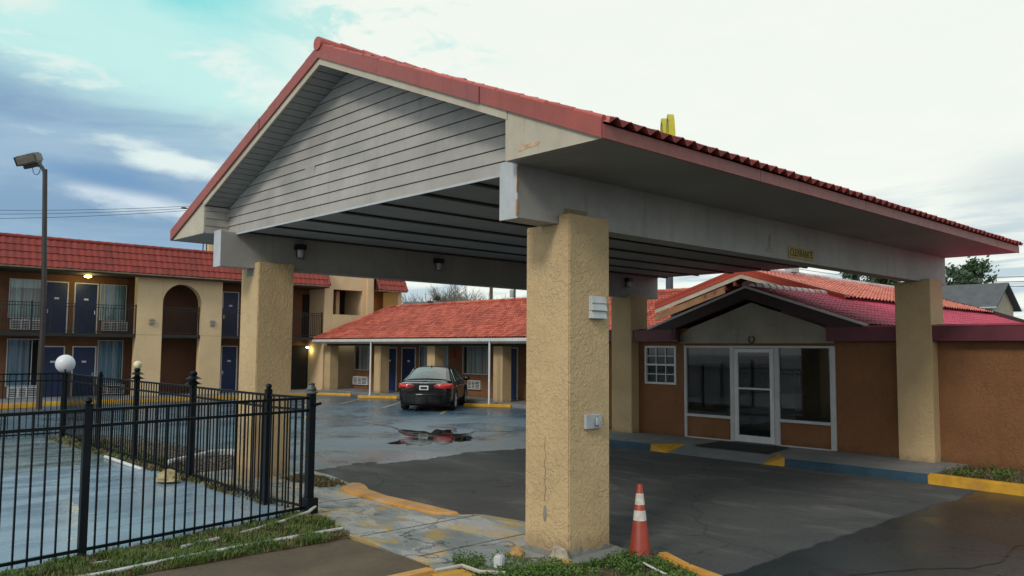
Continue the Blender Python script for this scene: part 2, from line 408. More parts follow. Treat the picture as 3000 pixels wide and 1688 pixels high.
def walkm():
    t, p, co = base_mat('walk_stained')
    big = t.noise(co, .9, 5, .62, .5)
    och = t.noise(t.scl(co, 1, 1.5, 1), 1.15, 5, .6, .4)
    g = t.noise(co, 40, 4, .65)
    wet = t.noise(t.scl(co, .7, 1.7, 1), 1.3, 5, .6, .6)
    c = t.mix(t.ss(big, .3, .7), (0.19, 0.22, 0.22), (0.33, 0.36, 0.35))
    c = t.mix(t.m('MULTIPLY', t.ss(och, .50, .60), .85), c, (0.44, 0.30, 0.085))
    c = t.mix(t.m('MULTIPLY', t.ss(t.noise(co, 2.2, 5, .6), .60, .70), .7), c, (0.13, 0.085, 0.05))
    c = t.mix(t.m('MULTIPLY', t.ss(g, .5, .8), .5), c, (0.09, 0.09, 0.085))
    vo = t.n('ShaderNodeTexVoronoi', {'feature': 'DISTANCE_TO_EDGE'}, Vector=t.n('ShaderNodeVectorMath', {'operation': 'ADD'}, i0=co, i1=t.n('ShaderNodeTexNoise', Vector=co, Scale=2.0, Detail=5.0).outputs['Color']).outputs[0], Scale=.55).outputs['Distance']
    crack = t.m('SUBTRACT', 1.0, t.ss(vo, .003, .014))
    c = t.mix(t.m('MULTIPLY', crack, .75), c, (0.03, 0.03, 0.028))
    t.put(p.inputs['Base Color'], c)
    t.put(p.inputs['Roughness'], t.m('ADD', t.mr(t.ss(wet, .42, .58), 0, 1, .68, .13), t.m('MULTIPLY', g, .1)))
    t.put(p.inputs['Normal'], t.n('ShaderNodeBump', Strength=.6, Distance=.006, Height=t.m('ADD', g, t.m('MULTIPLY', crack, -1.5))))
    return MATS['walk_stained']
WALK = walkm()

t, p, co = base_mat('puddle_water')
p.inputs['Base Color'].default_value = (0.008, 0.009, 0.01, 1); p.inputs['IOR'].default_value = 1.33
t.put(p.inputs['Roughness'], t.mr(t.ss(t.noise(co, 1.6, 5, .65, .5), .42, .62), 0, 1, .015, .16))
t.put(p.inputs['Normal'], t.n('ShaderNodeBump', Strength=.05, Distance=.01, Height=t.noise(co, 7, 3)))
t, p, co = base_mat('crack_filler')
p.inputs['Base Color'].default_value = (0.010, 0.010, 0.011, 1); p.inputs['Roughness'].default_value = .3

def leafm(name, a, b, c3):
    t, p, co = base_mat(name)
    g = t.n('ShaderNodeNewGeometry')
    n = t.noise(co, 1.2, 3, .6)
    r = g.outputs['Random Per Island']
    c = t.mix(r, a, b)
    c = t.mix(t.m('MULTIPLY', t.ss(n, .45, .7), .8), c, c3)
    t.put(p.inputs['Base Color'], c)
    p.inputs['Roughness'].default_value = .6
    return MATS[name]
GRASS = leafm('grass_blade', (0.10, 0.17, 0.022), (0.055, 0.10, 0.02), (0.15, 0.13, 0.045))
GRASSD = leafm('grass_dry', (0.17, 0.125, 0.05), (0.10, 0.085, 0.035), (0.09, 0.10, 0.03))
WEED = leafm('weed_leaf', (0.075, 0.16, 0.018), (0.04, 0.085, 0.016), (0.11, 0.19, 0.025))
LEAF = leafm('tree_leaf', (0.055, 0.105, 0.05), (0.085, 0.14, 0.06), (0.035, 0.07, 0.045))
LEAFE = leafm('evergreen_leaf', (0.022, 0.04, 0.020), (0.045, 0.06, 0.028), (0.02, 0.03, 0.02))
BARK = paint('bark_grey', (0.13, 0.115, 0.10), .9, .2, 2)
BARKT = paint('twig_grey', (0.20, 0.175, 0.15), .9, .2, 2)
LEAFR = leafm('leaf_russet', (0.13, 0.075, 0.05), (0.10, 0.08, 0.05), (0.09, 0.06, 0.045))
GRAVEL = paint('gravel_bits', (0.24, 0.21, 0.17), .9, .4, 9)

# ------------------------------------------------------------------ mesh builder
import bmesh
class MB:
    def __init__(s):
        s.v = []; s.f = []; s.uv = None
    def box(s, a, b):
        x0, x1 = sorted((a[0], b[0])); y0, y1 = sorted((a[1], b[1])); z0, z1 = sorted((a[2], b[2]))
        i = len(s.v)
        s.v += [(x0, y0, z0), (x1, y0, z0), (x1, y1, z0), (x0, y1, z0), (x0, y0, z1), (x1, y0, z1), (x1, y1, z1), (x0, y1, z1)]
        s.f += [(i, i+3, i+2, i+1), (i+4, i+5, i+6, i+7), (i, i+1, i+5, i+4), (i+1, i+2, i+6, i+5), (i+2, i+3, i+7, i+6), (i+3, i, i+4, i+7)]
        return s
    def obox(s, c, ax, size):
        """box with centre c, axes ax (three unit vectors), full sizes"""
        c = Vector(c); i = len(s.v)
        X, Y, Z = [Vector(a) * (d / 2) for a, d in zip(ax, size)]
        for sz in (-1, 1):
            for sx, sy in ((-1, -1), (1, -1), (1, 1), (-1, 1)):
                s.v.append(tuple(c + X * sx + Y * sy + Z * sz))
        s.f += [(i, i+3, i+2, i+1), (i+4, i+5, i+6, i+7), (i, i+1, i+5, i+4), (i+1, i+2, i+6, i+5), (i+2, i+3, i+7, i+6), (i+3, i, i+4, i+7)]
        return s
    def rbox(s, c, ang, size):
        ca, sa = math.cos(ang), math.sin(ang)
        return s.obox(c, ((ca, sa, 0), (-sa, ca, 0), (0, 0, 1)), size)
    def quad(s, *p):
        i = len(s.v); s.v += [tuple(q) for q in p]; s.f.append(tuple(range(i, i + len(p)))); return s
    def prism(s, poly, d):
        """planar polygon (3D points) extruded along vector d"""
        i = len(s.v); n = len(poly); d = Vector(d)
        s.v += [tuple(q) for q in poly] + [tuple(Vector(q) + d) for q in poly]
        s.f.append(tuple(range(i + n - 1, i - 1, -1))); s.f.append(tuple(range(i + n, i + 2 * n)))
        for k in range(n):
            s.f.append((i + k, i + (k + 1) % n, i + n + (k + 1) % n, i + n + k))
        return s
    def tube(s, path, r, seg=8, caps=True):
        path = [Vector(q) for q in path]; n = len(path)
        rs = r if isinstance(r, (list, tuple)) else [r] * n
        i0 = len(s.v); prev = None
        for k, q in enumerate(path):
            d = (path[min(k + 1, n - 1)] - path[max(k - 1, 0)]).normalized()
            if prev is None:
                a = d.orthogonal().normalized()
            else:
                a = (prev - d * prev.dot(d)).normalized()
            prev = a; b = d.cross(a)
            for j in range(seg):
                t_ = 2 * PI * j / seg + PI / seg
                s.v.append(tuple(q + (a * math.cos(t_) + b * math.sin(t_)) * rs[k]))
        for k in range(n - 1):
            for j in range(seg):
                j2 = (j + 1) % seg
                s.f.append((i0 + k*seg + j, i0 + k*seg + j2, i0 + (k+1)*seg + j2, i0 + (k+1)*seg + j))
        if caps:
            s.f.append(tuple(range(i0 + seg - 1, i0 - 1, -1))); s.f.append(tuple(range(i0 + (n-1)*seg, i0 + n*seg)))
        return s
    def lathe(s, c, prof, seg=24, cap=True):
        """profile [(radius, z)] turned about the vertical through c"""
        i0 = len(s.v); n = len(prof)
        for r, z in prof:
            for j in range(seg):
                a = 2 * PI * j / seg
                s.v.append((c[0] + r * math.cos(a), c[1] + r * math.sin(a), c[2] + z))
        for k in range(n - 1):
            for j in range(seg):
                j2 = (j + 1) % seg
                s.f.append((i0 + k*seg + j, i0 + k*seg + j2, i0 + (k+1)*seg + j2, i0 + (k+1)*seg + j))
        if cap:
            s.f.append(tuple(range(i0 + seg - 1, i0 - 1, -1))); s.f.append(tuple(range(i0 + (n-1)*seg, i0 + n*seg)))
        return s
    def sphere(s, c, r, seg=20, rings=12, sc=(1, 1, 1)):
        i0 = len(s.v)
        for k in range(rings + 1):
            ph = PI * k / rings
            for j in range(seg):
                a = 2 * PI * j / seg
                s.v.append((c[0] + r*sc[0]*math.sin(ph)*math.cos(a), c[1] + r*sc[1]*math.sin(ph)*math.sin(a), c[2] - r*sc[2]*math.cos(ph)))
        for k in range(rings):
            for j in range(seg):
                j2 = (j + 1) % seg
                s.f.append((i0 + k*seg + j, i0 + k*seg + j2, i0 + (k+1)*seg + j2, i0 + (k+1)*seg + j))
        return s
    def bev(s, width, seg=1, ang=30):
        bm = bmesh.new()
        vs = [bm.verts.new(v) for v in s.v]
        for f in s.f:
            try: bm.faces.new([vs[i] for i in f])
            except ValueError: pass
        bm.normal_update()
        es = [e for e in bm.edges if len(e.link_faces) == 2 and e.calc_face_angle(0) > R(ang)]
        bmesh.ops.bevel(bm, geom=es, offset=width, segments=seg, affect='EDGES', clamp_overlap=True)
        bm.verts.index_update()
        s.v = [tuple(v.co) for v in bm.verts]; s.f = [tuple(v.index for v in f.verts) for f in bm.faces]
        bm.free(); return s
    def mesh(s, name, off, smooth):
        me = bpy.data.meshes.new(name)
        o = Vector(off)
        me.from_pydata([tuple(Vector(v) - o) for v in s.v], [], s.f)
        if s.uv:
            l = me.uv_layers.new(name='UVMap')
            flat = []
            for f in s.f:
                for i in f: flat += s.uv[i]
            l.data.foreach_set('uv', flat)
        me.update()
        if smooth:
            me.polygons.foreach_set('use_smooth', [True] * len(me.polygons))
            me.set_sharp_from_angle(angle=R(smooth if smooth is not True else 40))
        return me

def tag(o, label, cat, group=None):
    o['label'] = label; o['category'] = cat
    if group: o['group'] = group
    return o
def thing(name, label, cat, loc=(0, 0, 0), rotz=0.0, group=None):
    o = bpy.data.objects.new(name, None)
    o.empty_display_size = 0.2
    COL.objects.link(o); o.location = loc; o.rotation_euler = (0, 0, rotz)
    return tag(o, label, cat, group)
def rootloc(p):
    while p.parent: p = p.parent
    return p
def part(name, mb, mat, parent, label=None, smooth=False, local=False):
    """one mesh object; vertices are given in world space unless local"""
    off = (0, 0, 0) if (local or parent is None) else rootloc(parent).location
    me = mb.mesh(name, off, smooth)
    o = bpy.data.objects.new(name, me)
    COL.objects.link(o)
    if mat: me.materials.append(MATS[mat] if isinstance(mat, str) else mat)
    if parent: o.parent = parent
    if label: o['label'] = label
    return o
def single(name, mb, mat, label, cat, loc=(0, 0, 0), group=None, smooth=False):
    """a thing that is one mesh"""
    me = mb.mesh(name, loc, smooth)
    o = bpy.data.objects.new(name, me); COL.objects.link(o)
    o.location = loc
    me.materials.append(MATS[mat] if isinstance(mat, str) else mat)
    return tag(o, label, cat, group)
def struct(name, mb, mat, kind='structure', smooth=False, label=None):
    o = part(name, mb, mat, None, smooth=smooth)
    o['kind'] = kind
    if label: o['label'] = label
    return o
def copy_tree(o, parent=None):
    c = o.copy(); COL.objects.link(c)
    if parent: c.parent = parent
    for ch in [q for q in bpy.data.objects if q.parent == o]:
        copy_tree(ch, c)
    return c

def tiles(P0, U, V, N, umin, umax, length, tw=0.27, course=0.36, amp=0.05, lip=0.025, res=8, sub=1):
    """tile roof field: P0 eave corner, U along the eave, V up the slope, N normal; umin/umax give the span at height v"""
    P0, U, V, N = Vector(P0), Vector(U).normalized(), Vector(V).normalized(), Vector(N).normalized()
    mb = MB(); mb.uv = []
    lo = min(umin(0), umin(length)); hi = max(umax(0), umax(length))
    nu = int(math.ceil((hi - lo) / tw * res)) + 1
    rows = []
    k = 0; v = 0.0
    while v < length - 1e-4:
        e = min(length, v + course)
        rows.append((v, lip, k + .02)); rows.append((e - 1e-3, lip * (1 - (e - v) / course), k + .98))
        v = e; k += 1
    rr = random.Random(int(abs(P0.x * 31 + P0.y * 17))); jit = {}
    for (v, dh, uvv) in rows:
        a, b = umin(v), umax(v)
        for i in range(nu):
            u = lo + i * tw / res
            uu = min(max(u, a), b)
            ph = (uu - lo) / tw
            h = amp * (0.5 - 0.5 * math.cos(2 * PI * ph)) ** 0.8
            key = (int(uvv), int(ph))
            if key not in jit: jit[key] = rr.uniform(-.10, .10) * amp
            h += jit[key]
            mb.v.append(tuple(P0 + U * uu + V * v + N * (h + dh)))
            mb.uv.append((ph, uvv))
    for r in range(len(rows) - 1):
        for i in range(nu - 1):
            q = r * nu + i
            p1, p2 = mb.v[q], mb.v[q + 1]
            p3, p4 = mb.v[q + nu], mb.v[q + nu + 1]
            if (Vector(p1) - Vector(p2)).length < 1e-5 and (Vector(p3) - Vector(p4)).length < 1e-5: continue
            mb.f.append((q, q + 1, q + nu + 1, q + nu))
    return mb
def caps(path0, path1, r=0.11, step=0.36):
    """row of overlapping half-round cap tiles between two points"""
    a, b = Vector(path0), Vector(path1); L = (b - a).length; d = (b - a) / L
    mb = MB(); mb.uv = []
    n = int(L / step)
    for k in range(n):
        p0 = a + d * (k * L / n); p1 = a + d * ((k + 1.12) * L / n)
        i = len(mb.v)
        mb.tube([p0, p1], [r * 1.12, r * .92], 10)
        mb.uv += [(k + .5, .5)] * (len(mb.v) - i)
    return mb
def text_obj(name, body, size, mat, parent, loc, rot, ext=0.003, sx=1.0):
    cu = bpy.data.curves.new(name, 'FONT')
    cu.body = body; cu.size = size; cu.extrude = ext; cu.align_x = 'CENTER'; cu.align_y = 'CENTER'
    tmp = bpy.data.objects.new(name, cu); COL.objects.link(tmp)
    bpy.context.view_layer.update()
    me = bpy.data.meshes.new_from_object(tmp.evaluated_get(bpy.context.evaluated_depsgraph_get()))
    bpy.data.objects.remove(tmp)
    o = bpy.data.objects.new(name, me); COL.objects.link(o)
    me.materials.clear(); me.materials.append(mat)
    o.parent = parent; o.location = loc; o.rotation_euler = rot; o.scale = (sx, 1, 1)
    return o

LOT = -0.06
# ------------------------------------------------------------------ ground, walks, kerbs
g = MB()
for (x0, x1) in ((-400, -40), (-40, 20), (20, 400)):
    for (y0, y1) in ((-400, -20), (-20, 40), (40, 400)):
        g.quad((x0, y0, LOT), (x1, y0, LOT), (x1, y1, LOT), (x0, y1, LOT))
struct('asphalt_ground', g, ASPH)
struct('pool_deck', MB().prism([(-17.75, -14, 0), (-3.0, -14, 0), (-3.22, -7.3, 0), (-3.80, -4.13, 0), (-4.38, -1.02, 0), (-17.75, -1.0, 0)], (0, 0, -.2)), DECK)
def flat(poly, z, dz=-.12):
    return MB().prism([(x, y, z) for x, y in poly], (0, 0, dz))
wk = [(-9.2, -0.95), (-5.2, -1.0), (-4.4, -1.0), (-2.70, -1.22), (-.72, -1.36), (-.30, -1.30), (-.05, -.3), (.0, .9), (-.75, 1.1), (-1.9, 1.06), (-2.6, .96), (-2.84, .63), (-3.5, .50), (-4.4, .46), (-5.4, .62), (-6.1, .97), (-7.2, 1.22), (-9.2, 1.35)]
struct('walkway', flat(wk, 0.0), WALK)
joint = MB()
for a_, b_ in (((-2.57, -1.15), (-2.60, .9)), ((-1.25, -1.2), (-1.28, .95)), ((-5.0, -.9), (-4.9, .45)), ((-7.0, -.9), (-7.1, 1.1))):
    joint.rbox(((a_[0]+b_[0])/2, (a_[1]+b_[1])/2, .001), math.atan2(b_[1]-a_[1], b_[0]-a_[0]), (math.hypot(b_[0]-a_[0], b_[1]-a_[1]), .018, .006))
struct('walkway_joint', joint, 'crack_filler')
yk = [(-5.75, .46), (-6.12, .95), (-5.98, 1.06), (-5.76, 1.02), (-5.3, .80), (-4.62, .70), (-3.7, .72), (-2.80, .70), (-3.03, .42), (-4.21, .36)]
struct('yellow_kerb', flat(yk, 0.035, -.13).bev(.02, 2), YELLOWP, smooth=40)
struct('brown_slab', MB().box((-2.62, -9, -.2), (-.86, -1.30, -.012)).bev(.01), SLABB)
struct('road_gutter', MB().box((-.64, -9, -.3), (8, -1.62, -.10)), 'concrete_walk')
kb = MB().box((-.86, -9, -.2), (-.64, -1.38, -.005)).bev(.035, 3)
struct('worn_kerb', kb, YELLOWP, smooth=40)
# island round the near pillar, and its kerb running right
struct('island_soil', flat([(-.32, -1.5), (2.6, -1.2), (2.6, .30), (1.0, .70), (.55, .88), (.1, .9), (-.05, .2), (-.28, -.6)], -.02, -.1), SOIL)
def kerb_run(name, pts, width, h0, h1, mat):
    mb = MB()
    for a, b in zip(pts, pts[1:]):
        dx_, dy_ = b[0]-a[0], b[1]-a[1]; L = math.hypot(dx_, dy_)
        mb.rbox(((a[0]+b[0])/2, (a[1]+b[1])/2, (h0+h1)/2), math.atan2(dy_, dx_), (L, width, h1-h0))
    return struct(name, mb.bev(min(.025, width * .2), 2), mat, smooth=40)
kerb_run('island_kerb', [(.62, .93), (1.15, .66), (1.9, .44), (3.2, .16)], .15, -.16, .05, YELLOWP)
# pad under near pillar
struct('pillar_pad', flat([(-.80, -.10), (.14, -.20), (.24, -.06), (.20, .86), (-.78, .86)], .012, -.1).bev(.02), CONC)
# strip of soil along the pool fence, and beds beside the deck
struct('fence_strip_soil', flat([(-3.18, -9), (-2.62, -9), (-2.62, -1.28), (-3.2, -1.12), (-4.36, -.98), (-4.38, -1.02), (-3.80, -4.13), (-3.22, -7.3), (-3.18, -9)], -.004, -.1), SOIL)
struct('planting_bed_soil', flat([(-17.9, -1.05), (-9.2, -1.0), (-9.2, 1.2), (-10.6, 1.3), (-12.3, 1.1), (-17.9, .3)], -.015, -.1), SOIL)
wkp = [(-10.55, -.6), (-10.9, -.15), (-11.35, .45), (-11.7, .9), (-11.55, 1.25), (-11.0, 1.2), (-10.4, 1.15), (-9.6, 1.1)]
kerb_run('white_kerb', wkp, .16, -.1, .10, WHITE)
# walk in front of the office with ramp
SWY = 9.45
sw = [(-10.2, SWY), (-5.95, SWY), (-5.35, SWY+.6), (-2.95, SWY+.6), (-2.45, SWY), (.52, SWY), (.52, 11.6), (-10.2, 11.6)]
struct('office_walk', flat(sw, .11, -.25), CONC)
A_, B_, C_, D_ = (-5.35, SWY+.6, .108), (-2.95, SWY+.6, .108), (-2.92, SWY-.10, LOT+.004), (-5.45, SWY-.10, LOT+.004)
rp = MB().quad(D_, C_, B_, A_)
struct('walk_ramp', rp, CONC)
for sgn_, K_, A2, D2 in ((1, -5.98, A_, D_), (-1, -2.42, B_, C_)):
    struct('ramp_flare', MB().quad((K_, SWY-.03, .116), (K_, SWY-.06, LOT), D2, (A2[0] - sgn_ * .02, A2[1] + .03, .116)), YELLOW)
kf = MB().box((-10.2, SWY-.05, LOT-.05), (-5.98, SWY-.003, .112)).box((-2.42, SWY-.05, LOT-.05), (.52, SWY-.003, .112))
struct('blue_kerb', kf.bev(.012), BLUEK)
kerb_run('planter_kerb', [(.52, 9.42), (2.2, 9.27), (7.5, 9.0)], .17, -.1, .13, YELLOW)
struct('planter_soil', flat([(.53, 9.5), (7.5, 9.1), (7.5, 11.6), (.53, 11.6)], .08, -.15), SOIL)
# walks and kerbs at the room wings
struct('wing_walk', MB().box((-35.0, 17.15, -.2), (-10.2, 19.2, .10)).box((-10.2, 11.6, -.2), (-8.0, 19.2, .10)), CONC)
struct('motel_walk', MB().box((-36.95, -16, -.2), (-31.75, 23, .015)), CONC)
kerb_run('motel_kerb', [(-31.65, -16), (-31.65, 14.5)], .18, -.1, .09, YELLOW)
pl = MB()
for a_, b_ in (((-29.46, 16.9), (-25.62, 12.7)), ((-22.86, 18.2 - .9), (-18.2, 12.5)), ((-26.2, 16.9), (-22.2, 12.6))):
    pl.rbox(((a_[0]+b_[0])/2, (a_[1]+b_[1])/2, LOT + .004), math.atan2(b_[1]-a_[1], b_[0]-a_[0]), (math.hypot(b_[0]-a_[0], b_[1]-a_[1]), .10, .002))
struct('parking_line', pl, paint('line_paint_worn', (0.42, 0.31, 0.09), .6, .3, 3, .1))
# puddle mirroring the car
def blob(cx, cy, ax_, by_, ang, z, seed, jag=.3, n=64):
    mb = MB(); pts = []
    for k in range(n):
        a = 2 * PI * k / n
        r = 1 + jag * mnoise.noise(Vector((math.cos(a) * 1.6 + seed, math.sin(a) * 1.6, seed * 3))) + jag * .5 * mnoise.noise(Vector((math.cos(a) * 5, math.sin(a) * 5 + seed, 1)))
        x, y = ax_ * r * math.cos(a), by_ * r * math.sin(a)
        pts.append((cx + x * math.cos(ang) - y * math.sin(ang), cy + x * math.sin(ang) + y * math.cos(ang), z))
    mb.quad(*pts); return mb
struct('puddle', blob(-11.75, 7.15, 1.9, .95, R(139), LOT + .004, 3.3, .95, 140), 'puddle_water')
cr = MB()
def crack(pts, wd, z):
    P = []
    rr = random.Random(len(pts) + int(abs(pts[0][0]) * 10))
    for a, b in zip(pts, pts[1:]):
        n = max(2, int(math.hypot(b[0]-a[0], b[1]-a[1]) / .12))
        for k in range(n):
            u = k / n; P.append((a[0] + (b[0]-a[0]) * u + rr.uniform(-.03, .03), a[1] + (b[1]-a[1]) * u + rr.uniform(-.03, .03)))
    P.append(pts[-1])
    for k in range(len(P) - 1):
        a, b = Vector((*P[k], z)), Vector((*P[k+1], z))
        d = (b - a).normalized(); nn = Vector((-d.y, d.x, 0))
        w0 = wd * (.5 + .7 * rr.random()); w1 = w0
        cr.quad(a - nn * w0 - d * .004, b - nn * w1 + d * .004, b + nn * w1 + d * .004, a + nn * w0 - d * .004)
ZC = LOT + .0045
crack([(3.3, 5.6), (3.2, 4.7), (3.32, 3.8), (3.15, 3.3), (2.72, 2.7), (2.15, 1.45), (1.9, .9)], .014, ZC)
crack([(3.1, 3.2), (3.8, 3.3), (4.6, 3.6)], .010, ZC)
crack([(-16.2, 8.2), (-15.1, 8.1), (-13.5, 7.4), (-13.0, 7.7)], .05, ZC)
crack([(-12.6, 8.6), (-13.5, 9.35), (-14.6, 9.1)], .06, ZC)
crack([(-11.6, 8.2), (-12.4, 9.25), (-11.8, 9.85), (-11.6, 10.5), (-10.6, 12)], .05, ZC)
crack([(-20, 7.5), (-17.5, 8.3), (-16.2, 8.2)], .02, ZC)
struct('asphalt_crack', cr, 'crack_filler')

# ------------------------------------------------------------------ entrance canopy
def ribbed(name, col, period, axis):
    t, p, co = base_mat(name)
    sxyz = t.n('ShaderNodeSeparateXYZ', i0=co).outputs[axis]
    fr = t.m('FRACT', t.m('DIVIDE', sxyz, period))
    ln = t.m('SUBTRACT', 1.0, t.ss(t.m('ABSOLUTE', t.m('SUBTRACT', fr, .5)), .0, .14))
    a = t.noise(co, .7, 4, .6)
    c = t.mix(t.ss(a, .3, .7), tuple(x * .85 for x in col), tuple(x * 1.08 for x in col))
    c = t.mix(t.m('MULTIPLY', ln, .55), c, tuple(x * .35 for x in col))
    t.put(p.inputs['Base Color'], c)
    p.inputs['Roughness'].default_value = .55
    t.put(p.inputs['Normal'], t.n('ShaderNodeBump', Strength=.7, Distance=.01, Height=t.m('SUBTRACT', 1.0, ln)))
    return MATS[name]
RIBC = ribbed('soffit_ribbed', (0.30, 0.295, 0.275), 0.10, 1)

PW, LX, LY = 0.732, 7.969, 11.204
XC, OV = -4.374, 1.273
SL = (6.818 - 4.53) / (OV - XC)
GY, WY, FY = -0.88, -0.37, 12.68
canopy = thing('entrance_canopy', 'gabled drive-through canopy with red roof edge on four tan stucco pillars', 'canopy', (XC, 6, 0))
def zl(x): return 4.53 + SL * (OV - XC - abs(x - XC))      # underside line of the red rake
for (px, py, pz) in ((0, 0, 0), (-LX, 0, -.05), (0, LY - .03, .1), (-LX, LY - .03, .1)):
    zt_ = 4.02 if py == 0 else 3.96
    b = MB().prism([(px - PW, py, pz - .02), (px, py, pz - .02), (px, py, zt_), (px - .186, py, zt_), (px - .186, py, 3.916), (px - PW, py, 3.916)], (0, PW, 0))
    pil = part('pillar', b.bev(.014, 2), TAN, canopy, smooth=40)
    if (px, py) == (0, 0):
        el = [(-.385 + .026 * math.cos(a * PI / 8), -.002, .46 + .095 * math.sin(a * PI / 8)) for a in range(16)]
        part('chipped_patch', MB().prism(el, (0, -.004, 0)), paint('mortar_grey', (0.25, 0.24, 0.21), .8, .2, 9), pil)
        rb = random.Random(8)
        for face in (0, 1):
            top = []; u = .0
            while u < PW - .04:
                top.append((u, .035 + .07 * rb.random() * (1.3 if u < .25 else .7))); u += rb.uniform(.03, .07)
            top.append((PW - .005, .03))
            pts_ = [(PW - .005, -.02), (.004, -.02)] + top
            P3_ = [(-u_, -.0045, z_) if face == 0 else (.0045, u_, z_) for u_, z_ in pts_]
            part('exposed_base', MB().prism(P3_, (0, .004, 0) if face == 0 else (-.004, 0, 0)), 'mortar_grey', pil)
        ck_ = MB(); zc_ = .60; xc_ = -.385
        while zc_ < 1.35:
            z2_ = zc_ + rb.uniform(.03, .08); x2_ = -.385 + rb.uniform(-.012, .012)
            ck_.quad((xc_ - .003, -.003, zc_), (xc_ + .003, -.003, zc_), (x2_ + .003, -.003, z2_), (x2_ - .003, -.003, z2_)); zc_, xc_ = z2_, x2_
        part('hairline_crack', ck_, paint('crack_brown', (0.17, 0.11, 0.06), .9, .2, 6), pil)
        part('mortar_smear', MB().box((-.187, .10, 4.02), (-.180, .52, 4.115)).bev(.003), paint('smear_tan', (0.30, 0.26, 0.15), .8, .2, 5), pil)
    if py == 0 and px < -1:
        part('chipped_patch', MB().box((px - .50, py - .004, 3.76), (px - .20, py - .001, 3.90)).bev(.002), 'mortar_grey', pil)
for bx in (0, -LX):
    bm_ = part('beam', MB().box((bx - .486, -.66, 3.918), (bx - .188, 12.66, 4.56)).bev(.006), GREYBEAM, canopy)
    part('beam_trim', MB().box((bx - .492, -.66, 3.912), (bx - .180, 12.66, 3.945)), GREYBEAM, bm_)
    eb = MB().box((bx - .488, -.682, 3.90), (bx - .186, -.663, 4.585)).bev(.004)
    part('end_board', eb, WHITEB, bm_)
    if bx == 0:
        part('bare_edge', MB().box((bx - .205, -.686, 3.93), (bx - .183, -.664, 4.12)).box((bx-.196, -.685, 4.2), (bx-.184, -.664, 4.5)), RUSTEDGE, bm_)
# ceiling and its battens
part('ceiling', MB().box((-LX - .188, WY, 4.545), (-.486, FY, 4.60)), RIBC, canopy)
bt = MB()
for k, x in enumerate((-1.40, -2.45, -3.50, -4.56, -5.66, -6.76, -7.84)):
    wd = .05 if k % 3 != 2 else .026
    bt.box((x - wd, WY + .02, 4.515), (x + wd, FY, 4.546))
part('ceiling_batten', bt, CEILDARK, canopy)
